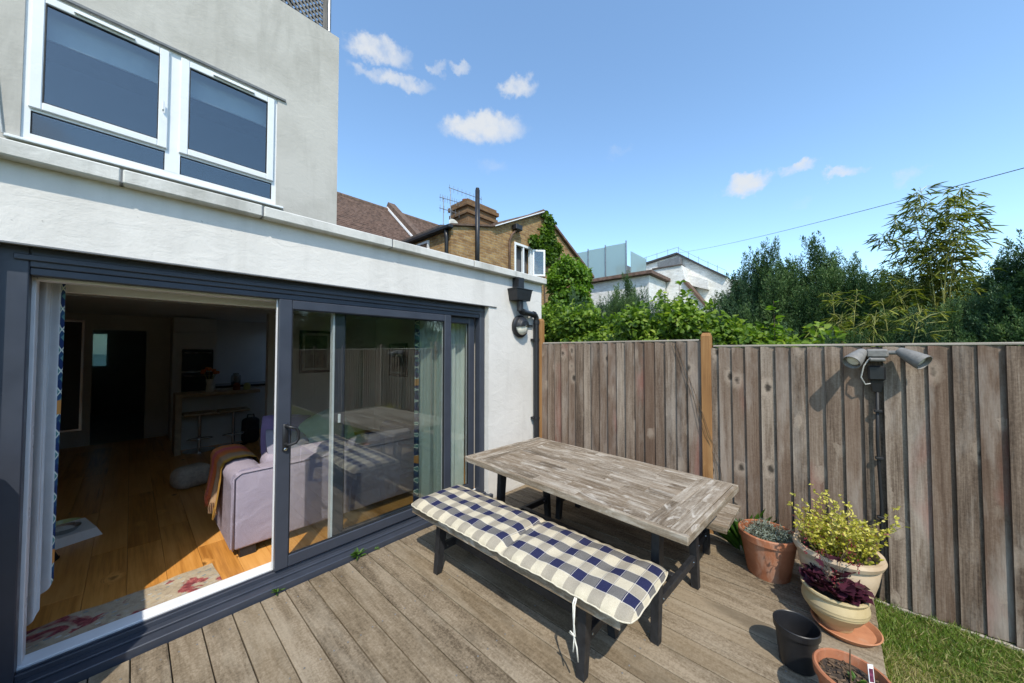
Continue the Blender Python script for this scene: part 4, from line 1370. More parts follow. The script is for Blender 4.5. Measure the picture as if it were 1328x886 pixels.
# green strap leaves growing between that pot and the fence
gw = thing('strap_leaf_plant', 'green strap leaved plant growing against the fence behind the terracotta pot', 'plant', (3.36, .50, 0))
n = 60
ang = rng.uniform(0, 6.28, n)
P = np.stack([.05 * np.cos(ang), .09 * np.sin(ang), np.full(n, .0)], 1)
D = np.stack([np.cos(ang) * .3 - .1, np.sin(ang) * .6, rng.uniform(.8, 1.5, n)], 1)
link('foliage', leaves('foliage', P, D, np.tile(np.array([[.1, .1, 1.0]]), (n, 1)) + rand_dirs(n) * .3, rng.uniform(.22, .40, n), rng.uniform(.025, .04, n), 'leaf_green', rng.random(n), .25, .35), gw)

# large cream pot with yellow variegated euonymus
pbg = thing('cream_pot', 'large pale clay pot with a yellow variegated shrub against the fence', 'plant pot', (3.02, -.03, .001))
prof = [(0, 0), (.14, 0), (.15, .02), (.145, .05), (.16, .10), (.195, .22), (.21, .30), (.205, .325), (.225, .335), (.235, .36), (.228, .38), (.205, .378), (.195, .33), (.13, .10), (0, .09)]
MB().lathe([(r * .93, z * .96) for r, z in prof], 56).build('pot', 'cream_clay', pbg, 35)
soil_disc(pbg, .175, .315)
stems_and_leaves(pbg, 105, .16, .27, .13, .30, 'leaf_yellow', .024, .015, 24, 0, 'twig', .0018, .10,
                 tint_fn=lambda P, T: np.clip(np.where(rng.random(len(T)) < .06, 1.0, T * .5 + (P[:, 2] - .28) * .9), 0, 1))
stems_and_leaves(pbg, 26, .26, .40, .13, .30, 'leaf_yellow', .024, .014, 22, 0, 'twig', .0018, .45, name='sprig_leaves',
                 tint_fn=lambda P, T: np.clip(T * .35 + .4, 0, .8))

# glazed urn with purple heuchera, on a saucer
sau = thing('saucer', 'terracotta saucer under the cream urn at the deck edge', 'saucer', (2.795, -.055, .001))
MB().lathe([(0, 0), (.125, 0), (.148, .028), (.152, .032), (.146, .034), (.125, .012), (0, .010)], 48).build('dish', 'terracotta_saucer', sau, 40)
ur = thing('glazed_urn', 'round cream glazed urn with a dark purple leafy plant', 'plant pot', (2.795, -.012, .013))
prof = [(0, 0), (.075, 0), (.08, .012), (.085, .03), (.115, .06), (.14, .10), (.143, .103), (.145, .115), (.149, .118), (.148, .13), (.15, .135), (.146, .155), (.14, .175), (.146, .185), (.152, .195), (.15, .205), (.138, .205), (.13, .18), (.10, .06), (0, .05)]
MB().lathe(prof, 56).build('pot', 'cream_glaze', ur, 30)
soil_disc(ur, .128, .178)
n = 130
ang = rng.uniform(0, 6.28, n); rad = .12 * np.sqrt(rng.random(n))
P = np.stack([rad * np.cos(ang), rad * np.sin(ang), .195 + .15 * rng.random(n) * (1.15 - rad / .12)], 1)
D = np.stack([np.cos(ang) * .8, np.sin(ang) * .8, rng.uniform(-.1, .9, n)], 1) + rand_dirs(n) * .35
o = link('foliage', leaves('foliage', P, D, np.tile(np.array([[0, 0, 1.0]]), (n, 1)) + rand_dirs(n) * .35, rng.uniform(.04, .07, n), rng.uniform(.05, .085, n), 'leaf_purple', rng.random(n), .18, .15), ur)
fs = MB(); fp = []
for i in range(9):
    a = i * .72 + .3; ht = random.uniform(.16, .30); sp_ = random.uniform(.05, .17)
    e = (sp_ * math.cos(a), sp_ * math.sin(a), .19 + ht)
    fs.tube([(.02 * math.cos(a), .02 * math.sin(a), .19), (sp_ * .4 * math.cos(a), sp_ * .4 * math.sin(a), .19 + ht * .6), e], .0015, 4, False)
    for q in range(16): fp.append((e[0] + random.gauss(0, .008), e[1] + random.gauss(0, .008), e[2] - random.uniform(0, .09)))
fs.build('flower_stalk', 'twig', ur)
fl_ = MB()
for q in fp:
    s_ = random.uniform(.0013, .003); fl_.box(q[0] - s_, q[1] - s_, q[2] - s_, q[0] + s_, q[1] + s_, q[2] + s_)
tag(fl_.build('flower', 'red_flower', ur), kind='stuff')

# empty black nursery pot
bk = thing('nursery_pot', 'empty black plastic nursery pot on the deck', 'plant pot', (2.325, .137, .001))
MB().lathe([(0, 0), (.070, 0), (.074, .004), (.088, .165), (.0965, .170), (.0975, .20), (.094, .203), (.091, .20), (.086, .17), (.072, .012), (0, .010)], 44).build('pot', 'black_plastic', bk, 30)

# terracotta pot of bare soil
pf = thing('terracotta_pot', 'terracotta pot of bare soil with a stick and a plant label at the deck corner', 'plant pot', (2.085, -.06, .001))
MB().lathe(pot_profile(.085, .128, .235, .012, .010, .045), 48).build('pot', 'terracotta', pf, 35)
soil_disc(pf, .112, .195)
MB().tube([(-.01, .005, .18), (-.006, .008, .26), (-.01, .006, .335)], [.004, .003, .002], 6).build('stick', 'twig', pf)
lb = MB().box(-.011, -.001, 0, .011, .001, .085).build('plant_label', 'tag_white', pf, False, (.035, -.06, .185), (R(-12), R(6), R(-52)))
MB().box(-.008, -.0018, .022, .008, -.0012, .070).build('label_print', 'tag_print', lb)
crumb = MB()
for i in range(150):
    a = random.uniform(0, 6.28); r = .105 * math.sqrt(random.random()); s_ = random.uniform(.0015, .006)
    m = Matrix.Translation((r * math.cos(a), r * math.sin(a), .2)) @ Matrix.Rotation(random.uniform(0, 3), 4, 'Z') @ Matrix.Rotation(random.uniform(-.6, .6), 4, 'X')
    crumb.box(-s_ * random.uniform(1, 3), -s_ * .7, -s_ * .5, s_ * random.uniform(1, 3), s_ * .7, s_ * .5, m)
tag(crumb.build('bark_chip', 'twig', pf), kind='stuff')
n = 14; ang = rng.uniform(0, 6.28, n)
link('shoot', leaves('shoot', np.stack([.012 + .01 * np.cos(ang), -.012 + .01 * np.sin(ang), np.full(n, .2)], 1), np.stack([np.cos(ang), np.sin(ang), np.full(n, .8)], 1), rand_dirs(n), .028, .012, 'leaf_green', rng.random(n)), pf)

# weeds along the sill
for x, s_, lab in ((.685, .6, 'small green weed at the sill below the door handle'), (1.215, 1.0, 'leafy green weed at the sill below the closed pane'), (1.36, .4, 'tiny dry weed at the sill beside the leafy weed')):
    n = int(16 * s_) + 4
    ang = rng.uniform(0, 6.28, n)
    t = thing('weed', lab, 'weed', (x, 2.712, 0))
    P = np.stack([.006 * np.cos(ang), .006 * np.sin(ang) - .004, rng.uniform(0, .04 * s_, n)], 1)
    D = np.stack([np.cos(ang) * .7, np.sin(ang) * .5 - .3, rng.uniform(.2, 1.4, n)], 1)
    link('foliage', leaves('foliage', P, D, np.tile(np.array([[0, 0, 1.0]]), (n, 1)), rng.uniform(.04, .075, n) * s_, rng.uniform(.010, .018, n) * s_, 'leaf_green', rng.random(n), .2, .35), t)

# ------------------------------------------------------------------ grass
def grass():
    n = 42000
    x = rng.uniform(1.9, 3.465, n); yy = -.205 - rng.random(n) ** 1.15 * 1.5
    n2 = 22000
    x = np.concatenate([x, rng.uniform(-3, 3.46, n2)]); yy = np.concatenate([yy, rng.uniform(-9, -1.2, n2)])
    keep = (np.sin(x * 13 + 3 * np.sin(yy * 9)) * np.sin(yy * 15 + 2 * np.sin(x * 11)) > -.55) | (rng.random(len(x)) < .45)
    x, yy = x[keep], yy[keep]
    n = len(x)
    clump = .5 + .5 * np.sin(x * 9 + 2 * np.sin(yy * 7)) * np.sin(yy * 8 + 1.5 * np.sin(x * 5))
    P = np.stack([x, yy, np.full(n, -.127)], 1)
    D = rand_dirs(n) * .75; D[:, 2] = rng.uniform(.45, 1.3, n)
    Ln = (.018 + .032 * rng.random(n) ** 2 + .016 * clump)
    edge = np.maximum(np.exp(-((yy + .2) / .06) ** 2), np.exp(-((x - 3.46) / .05) ** 2))
    Ln = Ln * (1 + .35 * edge)
    T = np.clip(.30 * rng.random(n) + .30 * clump + np.where(rng.random(n) < .14 + .45 * (np.sin(x * 3.7 + 1.2) * np.sin(yy * 4.4 + .6) > .25), .55, 0), 0, 1)
    v = leaves('grass', P, D, rand_dirs(n), Ln, rng.uniform(.0028, .0055, n), 'grass_blade', T, shape='needle', droop=.25)
    m = 2600
    sx = rng.uniform(2.0, 3.46, m); sy = -.21 - rng.random(m) * 1.3
    kp = (np.sin(sx * 4.1 + 1) * np.sin(sy * 5.3) + rng.normal(0, .5, m)) > .15
    sx, sy = sx[kp], sy[kp]; m = len(sx)
    d2 = rand_dirs(m); d2[:, 2] = rng.uniform(-.05, .25, m)
    w = leaves('straw', np.stack([sx, sy, np.full(m, -.112) + rng.random(m) * .015], 1), d2, np.tile(np.array([[0, 0, 1.0]]), (m, 1)), rng.uniform(.03, .085, m), rng.uniform(.002, .0045, m), 'grass_blade', rng.uniform(.75, 1, m), shape='needle', droop=.1)
    tag(link('straw', w), 'pale dry straw lying on the lawn beside the fence', 'straw', None, 'stuff')
    tag(link('grass', v), 'uneven green lawn grass with dry straw patches beside the fence', 'grass', None, 'stuff')
grass()

# ------------------------------------------------------------------ planting beyond the fence
def conifer_crown(h, r, seed, mat, spires=15, plumes=105, per=80):
    """a cluster of pointed upright spires, each clothed in upswept plumes of small needles"""
    global rng
    rng = np.random.default_rng(seed)
    PP, DD, TT = [], [], []
    for k in range(spires):
        a = rng.uniform(0, 6.283); dist = r * .78 * math.sqrt(rng.random()) if k else 0
        top = h * (1 - .42 * (dist / r) * rng.uniform(.6, 1.1)) if k else h
        rs = rng.uniform(.15, .24)
        c = np.array([dist * math.cos(a), dist * math.sin(a), 0])
        t = rng.random(plumes) ** .75
        ang = rng.uniform(0, 6.283, plumes)
        rr = rs * np.clip(1 - t, 0, 1) ** .5 * rng.uniform(.6, 1.05, plumes)
        lo = .02 if dist > r * .35 else .25
        base = c + np.stack([rr * np.cos(ang), rr * np.sin(ang), top * (lo + (.90 - lo) * t)], 1)
        out = np.stack([np.cos(ang), np.sin(ang), np.zeros(plumes)], 1)
        pl = rng.uniform(.13, .26, plumes)
        dirp = out * rng.uniform(.1, .5, (plumes, 1)) + np.array([[0, 0, 1.0]]) + rand_dirs(plumes) * .15
        dirp /= np.linalg.norm(dirp, axis=1, keepdims=True)
        q = rng.random((plumes, per))
        side = rand_dirs(plumes * per).reshape(plumes, per, 3)
        wid = (.046 * (1 - q) ** .8 + .004)[:, :, None]
        pos = base[:, None, :] + dirp[:, None, :] * (pl[:, None] * q)[:, :, None] + side * wid * rng.random((plumes, per, 1)) ** .5
        d = dirp[:, None, :] + side * .8
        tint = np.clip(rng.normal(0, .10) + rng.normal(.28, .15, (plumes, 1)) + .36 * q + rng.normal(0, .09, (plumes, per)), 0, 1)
        PP.append(pos.reshape(-1, 3)); DD.append(d.reshape(-1, 3)); TT.append(tint.ravel())
    P, D, T = np.concatenate(PP), np.concatenate(DD), np.concatenate(TT)
    n = len(P)
    return leaves('crown', P, D, rand_dirs(n), rng.uniform(.014, .034, n), rng.uniform(.006, .010, n), mat, T, shape='needle')


def trunk_mesh(h, r0, limbs=4, seed=0):
    rd = random.Random(seed)
    b = MB()
    pts = [(rd.uniform(-.02, .02) * i, rd.uniform(-.02, .02) * i, h * i / 6) for i in range(7)]
    b.tube(pts, [r0 * (1 - i / 7.5) for i in range(7)], 8, False)
    for i in range(limbs):
        k = rd.randrange(1, 5); a = rd.uniform(0, 6.28); p = Vector(pts[k]); l = h * rd.uniform(.15, .3)
        b.tube([p, p + Vector((math.cos(a) * l * .5, math.sin(a) * l * .5, l * .4)), p + Vector((math.cos(a) * l * .8, math.sin(a) * l * .8, l))], [r0 * .45, r0 * .3, r0 * .1], 6, False)
    return b.mesh('trunk', 'bark', True)


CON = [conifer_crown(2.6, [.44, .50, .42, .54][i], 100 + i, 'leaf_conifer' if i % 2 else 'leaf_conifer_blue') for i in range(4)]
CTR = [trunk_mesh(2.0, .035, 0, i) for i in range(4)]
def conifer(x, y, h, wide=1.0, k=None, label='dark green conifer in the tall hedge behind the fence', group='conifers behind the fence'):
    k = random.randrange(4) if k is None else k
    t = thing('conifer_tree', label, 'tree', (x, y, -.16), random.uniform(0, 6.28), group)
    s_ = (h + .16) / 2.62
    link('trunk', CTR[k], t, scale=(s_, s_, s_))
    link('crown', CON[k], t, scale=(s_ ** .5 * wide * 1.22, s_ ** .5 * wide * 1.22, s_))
    return t


def at_x(px, py, X, jitter=0):
    p = on(px, py, 'x', X); return p.y, p.z
# tall dark ones (photograph column and top), then the lower ones nearer the fence
for px, py, X, w in ((950, 345, 6.3, .8), (975, 318, 6.2, .9), (998, 300, 6.0, .75), (1028, 322, 6.1, .8), (1052, 294, 6.0, .8), (1075, 318, 6.2, .8), (1102, 322, 5.9, .75), (1130, 346, 5.8, .8),
                     (1160, 338, 6.2, .9), (1195, 352, 5.9, .9), (1235, 350, 6.2, .9), (1270, 345, 6.2, .9), (1298, 322, 5.8, .8), (1325, 296, 5.7, .9), (1350, 300, 5.6, 1.0), (1085, 340, 6.7, 1.0), (1115, 344, 6.6, 1.0), (1145, 350, 6.6, 1.0), (1178, 352, 6.7, 1.0), (1212, 354, 6.6, 1.0), (1252, 352, 6.7, 1.0), (962, 352, 6.8, .9), (1015, 330, 6.8, 1.0)):
    yy, zz = at_x(px, py, X); conifer(X, yy, zz + .05, w)
for px, py, X, w in ((1020, 420, 4.6, .7), (1075, 424, 4.4, .7), (1110, 420, 4.4, .7), (1150, 395, 4.7, .75), (1190, 392, 4.6, .7), (1225, 384, 4.7, .75), (1255, 372, 4.8, .75), (1290, 366, 4.7, .75), (1320, 352, 4.7, .8), (1345, 350, 4.6, .8)):
    yy, zz = at_x(px, py, X); conifer(X, yy, zz + .05, w, None, 'lower bushy conifer close behind the fence', 'low conifers against the fence')
for px, py, X, w in ((722, 385, 5.2, .6), (745, 372, 5.4, .6), (768, 392, 5.2, .6), (800, 362, 5.6, .55), (812, 345, 6.2, .6), (835, 368, 5.8, .6), (860, 372, 5.8, .5), (880, 380, 6.2, .6), (905, 388, 6.0, .6), (925, 392, 6.0, .6), (780, 384, 5.5, .7), (792, 376, 6.0, .7), (822, 372, 6.3, .7), (848, 382, 5.6, .7), (868, 386, 5.6, .7), (756, 384, 5.8, .7)):
    yy, zz = at_x(px, py, X); conifer(X, yy, zz + .04, w, None, 'slender dark conifer behind the bright leafy hedge', 'slender conifers left of the hedge')
for i in range(10):
    conifer(5.0 + random.uniform(-.2, .3), -2.0 - i * .85, random.uniform(3.6, 4.4), 1.1, None, 'tall conifer overhanging the fence alongside the lawn', 'conifers alongside the lawn')
for i in range(9):
    conifer(-4.2 + i * 1.05, -11.6 + random.uniform(-.3, .3), random.uniform(5.0, 6.4), 1.7, None, 'tall conifer beyond the fence at the end of the lawn', 'conifers at the end of the lawn')

def bush_crown(name, pts_fn, n, ll, lw, mat, seed, up=.5, tint=(.45, .22)):
    global rng
    rng = np.random.default_rng(seed)
    P, Nn, T = pts_fn(n)
    D = Nn * .6 + rand_dirs(n) * .8 + np.array([[0, 0, -.15]])
    Up = np.tile(np.array([[0, 0, 1.0]]), (n, 1)) * up + Nn * .6 + rand_dirs(n) * .45
    return leaves(name, P, D, Up, ll * rng.uniform(.6, 1.25, n), lw * rng.uniform(.7, 1.2, n), mat, np.clip(T, 0, 1), .18, .2)


def clumps(cs, hollow=.45):
    """leaves on and in a set of ellipsoid clumps (cx,cy,cz,rx,ry,rz)"""
    def fn(n):
        cs_ = np.array(cs); w = cs_[:, 3] * cs_[:, 4] + cs_[:, 3] * cs_[:, 5]; w = w / w.sum()
        i = rng.choice(len(cs_), n, p=w)
        d = rand_dirs(n); rad = hollow + (1.08 - hollow) * rng.random(n) ** .6
        c = cs_[i]
        P = c[:, :3] + d * c[:, 3:] * rad[:, None]
        shade = rng.normal(0, .12, len(cs_))[i]
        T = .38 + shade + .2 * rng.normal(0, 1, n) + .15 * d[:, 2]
        return P, d, T
    return fn


def bush(name, label, cat, loc, cs, n, ll, lw, mat, seed, group=None, trunk_h=1.2, hollow=.45):
    t = thing(name, label, cat, loc, 0, group)
    link('trunk', trunk_mesh(trunk_h, .035, 5, seed), t)
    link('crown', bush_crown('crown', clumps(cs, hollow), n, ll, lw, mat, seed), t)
    return t


# bright broad-leaved hedge plants along the fence
rd = random.Random(4)
for i, (px, ptop) in enumerate(((712, 402), (742, 408), (775, 405), (808, 412), (842, 402), (878, 398), (915, 412), (955, 424), (1000, 432), (1040, 438))):
    X = 4.0 + rd.uniform(-.1, .25)
    p = on(px, ptop, 'x', X)
    cs = []
    for q in range(9):
        cs.append((rd.uniform(-.25, .2), rd.uniform(-.24, .24), p.z - .10 - rd.random() ** 1.3 * .55, rd.uniform(.10, .2), rd.uniform(.12, .2), rd.uniform(.10, .16)))
    for q in range(4):
        cs.append((rd.uniform(-.2, .2), rd.uniform(-.2, .2), p.z + rd.uniform(-.08, .07), .06, .06, .09))
    bush('leafy_shrub', 'bright green broad leaved shrub showing over the fence top', 'shrub', (X, p.y, -.16), [(a, b, c + .16, d, e, f) for a, b, c, d, e, f in cs], 1500, .060, .046, 'leaf_bush', 40 + i, 'leafy shrubs along the fence', 1.7)
# the tall leafy shoots
for px, py in ((882, 365), (1005, 390)):
    p = on(px, py, 'x', 3.95)
    t = thing('leafy_shoot', 'thin upright leafy shoot rising over the fence' + (' beside the white house' if px < 900 else ' in front of the conifers'), 'shoot', (3.95, p.y, -.16))
    h = p.z + .16
    MB().tube([(0, 0, 0), (.02, 0, h * .5), (0, .01, h)], [.008, .006, .002], 5).build('stem', 'twig', t)
    n = 26; z = rng.uniform(h * .76, h, n); a = rng.uniform(0, 6.28, n)
    P = np.stack([0 * z, 0 * z, z], 1); D = np.stack([np.cos(a), np.sin(a), rng.uniform(0, .6, n)], 1)
    link('foliage', leaves('foliage', P, D, np.tile(np.array([[0, 0, 1.0]]), (n, 1)) + rand_dirs(n) * .4, rng.uniform(.05, .085, n), rng.uniform(.035, .055, n), 'leaf_lime', rng.random(n), .2, .3), t)

# lime green climber
p = on(738, 340, 'x', 6.4)
cs = [(0, 0, p.z - .55, .45, .42, .6)]
for q in range(26):
    a = rd.uniform(0, 6.28); hh = rd.random()
    cs.append((.45 * math.cos(a) * (1.1 - .5 * hh), .50 * math.sin(a) * (1.1 - .55 * hh), p.z - 1.5 + 1.42 * hh, rd.uniform(.12, .22), rd.uniform(.12, .22), rd.uniform(.10, .2)))
bush('lime_climber', 'mound of lime green climber below the brick gable', 'climber', (6.4, p.y, -.16), [(a, b, c + .16, d, e, f) for a, b, c, d, e, f in cs], 6500, .085, .06, 'leaf_lime', 77, None, 2.2, .5)

# bamboo
def bamboo(loc, culms, hmin, hmax, lean, nleaf, label, seed, zmin=.45, spread=.18, ll=.17):
    rd2 = random.Random(seed)
    t = thing('bamboo', label, 'bamboo', loc, 0)
    P, D = [], []
    cb = MB()
    for i in range(culms):
        a = rd2.uniform(0, 6.283); h = rd2.uniform(hmin, hmax); ln = rd2.uniform(.3, 1) * lean
        b0 = Vector((rd2.uniform(-1, 1) * spread, rd2.uniform(-1, 1) * spread, 0))
        dv = Vector((math.cos(a), math.sin(a), 0))
        pts = [b0 + dv * ln * (k / 9) ** 2.4 + Vector((0, 0, h * (k / 9 - .10 * (k / 9) ** 4))) for k in range(10)]
        cb.tube(pts, [.009 * (1 - k / 11) for k in range(10)], 5, False)
        for k in range(nleaf):
            q = rd2.uniform(zmin, 1.0) * 9; j = min(int(q), 8)
            p0 = pts[j].lerp(pts[j + 1], q - j)
            # side twig carrying a fan of leaves
            ta = rd2.uniform(0, 6.283); tw = Vector((math.cos(ta), math.sin(ta), rd2.uniform(.1, .8))) * rd2.uniform(.06, .62) * max(.12, 1.35 - q / 7.6)
            e = p0 + tw
            cb.tube([p0, p0 + tw * .5 + Vector((0, 0, .02)), e], [.0028, .002, .0012], 3, False)
            for m in range(rd2.randrange(3, 7)):
                g_ = rd2.uniform(.35, 1)
                P.append(tuple(p0 + tw * g_))
                da = ta + rd2.uniform(-1.0, 1.0)
                D.append((math.cos(da), math.sin(da), rd2.uniform(-.9, .45)))
    cb.build('culm', 'culm', t)
    n = len(P)
    r_ = np.random.default_rng(seed)
    link('foliage', leaves('foliage', np.array(P), np.array(D), np.tile(np.array([[0, 0, 1.0]]), (n, 1)) + rand_dirs(n) * .5, ll * r_.uniform(.55, 1.1, n), .0115 * r_.uniform(.7, 1.2, n), 'leaf_bamboo', np.clip(r_.normal(.5, .25, n), 0, 1), .1, .25), t)


p = on(1212, 300, 'x', 5.3)
bamboo((5.3, p.y, -.16), 17, 2.6, 3.72, .40, 30, 'tall yellow green bamboo arching above the hedge', 5, .70, .10, .125)
p = on(1080, 385, 'x', 4.75)
bamboo((4.75, p.y, -.16), 8, 2.15, 2.72, .14, 24, 'small yellow bamboo clump between the tall conifers', 6, .72, .09, .095)
p = on(1140, 385, 'x', 4.5)
bamboo((4.5, p.y, -.16), 4, 2.1, 2.5, .2, 11, 'sparse bamboo clump in front of the low conifers', 8, .82, .12, .095)

# ------------------------------------------------------------------ houses beyond
# paired rear wings with a shared gable end
bh = thing('brick_house', 'yellow brick gable ended rear wing with ivy and an open white casement', 'house', (0, 7.0, 0))
gy = 7.0
gpoly = [(5.42, -.2), (12.45, -.2), (12.45, 4.55), (9.25, 6.28), (6.85, 5.13), (5.42, 4.78)]
# the wall is built round the window opening
wx0_, wx1_, wz0_, wz1_ = 7.82, 8.66, 3.95, 4.95
wl = MB()
def gz(x): return np.interp(x, [5.42, 6.85, 9.25, 12.45], [4.78, 5.13, 6.28, 4.55])
def slab(xa, xb, za, zb_fn):
    n = 6
    xs = [xa + (xb - xa) * i / n for i in range(n + 1)]
    xs = sorted(set(xs + [k for k in (6.85, 9.25) if xa < k < xb]))
    wl.prism([(xa, za), (xb, za)] + [(x, zb_fn(x)) for x in reversed(xs)], 0, .25, 1)
slab(5.42, wx0_, -.2, gz); slab(wx1_, 12.45, -.2, gz)
slab(wx0_, wx1_, -.2, lambda x: wz0_); slab(wx0_, wx1_, wz1_, gz)
wl.build('gable_wall', 'london_brick', bh)
MB().box(5.42, .25, -.2, 5.67, 3.2, 4.70).build('side_wall', 'london_brick', bh)
MB().box(5.27, -.1, 4.70, 5.415, 3.2, 4.80, ch=.02).build('gutter', 'black_plastic', bh)
MB().prism([(5.30, 4.81), (6.9, 5.16), (6.9, 5.24), (5.30, 4.87)], .31, 3.2, 1).build('lean_roof', 'roof_tile_grey', bh)
MB().tube([(5.36, .12, 2.5), (5.36, .12, 4.5), (5.34, .12, 4.7)], .05, 8).build('drainpipe', 'black_plastic', bh, True)
swn = MB().box(5.37, .95, 4.12, 5.418, 1.55, 4.18).box(5.37, .95, 4.56, 5.418, 1.55, 4.62).box(5.37, .95, 4.18, 5.418, 1.01, 4.56).box(5.37, 1.49, 4.18, 5.418, 1.55, 4.56).build('side_window', 'white_upvc', bh)
MB().box(5.39, 1.01, 4.18, 5.40, 1.49, 4.56).build('pane', 'window_glass', swn)
def verge(xa, xb, name, mat, dy0, dy1, up, th):
    za, zb = gz(xa), gz(xb)
    MB().prism([(xa, za + up), (xb, zb + up), (xb, zb + up + th), (xa, za + up + th)], dy0, dy1, 1).build(name, mat, bh)
verge(6.83, 9.3, 'roof_slope', 'roof_tile', -.10, 6, .012, .09)
verge(9.2, 12.6, 'roof_slope', 'roof_tile', -.10, 6, .015, .09)
verge(6.9, 9.2, 'verge_flashing', 'white_track', -.13, -.105, .0, .03)
verge(5.36, 6.9, 'parapet_capping', 'ridge_tile', -.06, .30, .004, .05)
cw = bars('window_frame', 'white_upvc', bh, wx0_, wx1_, wz0_, wz1_, -.02, .08, .07, 0)
MB().box(wx0_ - .1, .2, wz0_ - .1, wx1_ + .1, .24, wz1_ + .1).build('room_dark', 'dark_room', bh)
MB().box(8.235, -.01, wz0_ + .07, 8.285, .07, wz1_ - .07).build('mullion', 'white_upvc', cw)
cs_o = bars('casement', 'white_upvc', bh, 0, .42, 0, .86, -.04, .0, .06, 0)
cs_o.location = (8.66, -.03, 4.02); cs_o.rotation_euler = (0, 0, R(-40))
MB().box(.06, -.022, .06, .36, -.018, .80).build('pane', 'window_glass', cs_o)
MB().tube([(6.2, -.12, 3.2), (6.2, -.12, 5.95)], .062, 12).tube([(6.2, -.12, 5.95), (6.2, -.12, 6.0)], .05, 12).build('soil_pipe', 'black_plastic', bh, True)
MB().tube([(7.55, -.06, 3.2), (7.55, -.06, 4.9), (7.62, -.08, 5.1), (7.85, -.1, 5.32)], .035, 8).build('rain_pipe', 'brown_timber', bh, True)
MB().box(7.7, -.2, 5.28, 8.0, -.01, 5.45, ch=.02).build('hopper', 'black_plastic', bh)
n = 1500
ch_ = MB()
a, b = on(601, 290, 'y', 8.4), on(637, 290, 'y', 8.4)
chx0, chx1 = a.x, b.x
zt = on(615, 266, 'y', 8.4).z
ch_.box(chx0, 1.2, 4.5, chx1, 2.0, zt - .45).box(chx0 - .06, 1.14, zt - .449, chx1 + .06, 2.06, zt - .34).box(chx0 - .02, 1.18, zt - .339, chx1 + .02, 2.02, zt - .22).box(chx0 - .09, 1.11, zt - .219, chx1 + .09, 2.09, zt - .1).box(chx0 - .03, 1.17, zt - .099, chx1 + .03, 2.03, zt)
chm = ch_.build('chimney', 'dark_brick', bh)
for x in (chx0 + .25, chx1 - .3):
    MB().lathe([(.12, 0), (.10, .12), (.11, .16), (.08, .16), (0, .1)], 16, Matrix.Translation((x, 1.6, zt + .001))).build('chimney_pot', 'stack_clay', chm, 40)
for x, z0, z1, m in ((11.0, 5.0, 6.1, 'stack_metal'), (11.35, 4.8, 5.75, 'stack_clay')):
    MB().lathe([(.09, z0), (.085, z1 - .1), (.12, z1 - .09), (.12, z1 - .03), (.05, z1), (0, z1)], 12, Matrix.Translation((x, .8, 0))).build('flue', m, bh, 40)
iv = thing('ivy', 'green ivy climbing the peak of the brick gable', 'ivy', (9.3, 6.95, 5.0))
rd3 = random.Random(9)
ics = [(rd3.gauss(0, .22) + .05, -.06, rd3.uniform(-.35, 1.1), rd3.uniform(.12, .26), .10, rd3.uniform(.12, .26)) for _ in range(22)] + [(rd3.uniform(-.75, .1), -.05, rd3.uniform(-.05, .2), .16, .08, .12) for _ in range(7)] + [(rd3.uniform(.2, .75), -.06, rd3.uniform(.0, .45), .16, .10, .16) for _ in range(7)]
link('foliage', bush_crown('foliage', clumps(ics, .3), 2600, .13, .10, 'leaf_ivy', 91), iv)
MB().tube([(0, .02, -4.5), (.05, .02, -2), (-.05, .02, 0), (.1, .02, .8)], .03, 6).build('stem', 'bark', iv)

# main tiled roof of the terrace behind
tr_ = thing('tiled_roof_house', 'terrace house with a brown tiled roof behind the upper storey', 'house', (2.4, 9.6, 0))
MB().box(0, 1.0, -.2, 9.5, 8, 4.2).build('wall', 'london_brick', tr_)
rz_ = on(470, 262.5, 'y', 14.0).z
slope_len = math.hypot(4.4, rz_ - 4.0); sa = math.atan2(rz_ - 4.0, 4.4)
rows = 34
tile = MB()
rdt = random.Random(2)
for r in range(rows):
    s0 = slope_len * r / rows; s1 = slope_len * (r + 1.12) / rows
    y0, z0 = s0 * math.cos(sa), 4.0 + s0 * math.sin(sa)
    y1, z1 = s1 * math.cos(sa), 4.0 + s1 * math.sin(sa)
    x = 0.0 + (.08 if r % 2 else 0)
    while x < 9.4:
        j = rdt.uniform(0, .012)
        # a tile: thick at its lower edge
        tile.hexa([(x, y0, z0 + .0), (x + .155, y0, z0), (x + .155, y1, z1 - .02), (x, y1, z1 - .02)], [(x, y0, z0 + .045 + j), (x + .155, y0, z0 + .045 + j), (x + .155, y1, z1 - .004), (x, y1, z1 - .004)])
        x += .165
rf = tile.build('roof', 'roof_tile', tr_); tag(rf, kind='stuff')
for i in range(21):
    me = MB().lathe([(.12, 0), (.13, .02), (.13, .40), (.12, .42)], 10).mesh('ridge_tile', 'ridge_tile', True)
    link('ridge_tile', me, tr_, (.02 + i * .43, 4.4, rz_ - .03), (0, R(90), 0))
MB().box(0, 4.3, 3, 9.4, 8.5, rz_ - .5).build('rear_slope', 'roof_tile', tr_)
px_ = on(507, 268, 'y', 14.0).x - 2.4
m = Matrix.Translation((px_, 0, 4.0)) @ Matrix.Rotation(sa, 4, 'X')
MB().box(-.16, -.2, .02, .16, slope_len + .2, .30, m).build('party_wall', 'ridge_tile', tr_)
MB().box(-.20, -.2, .045, -.161, slope_len + .1, .12, m).build('flashing', 'white_track', tr_)

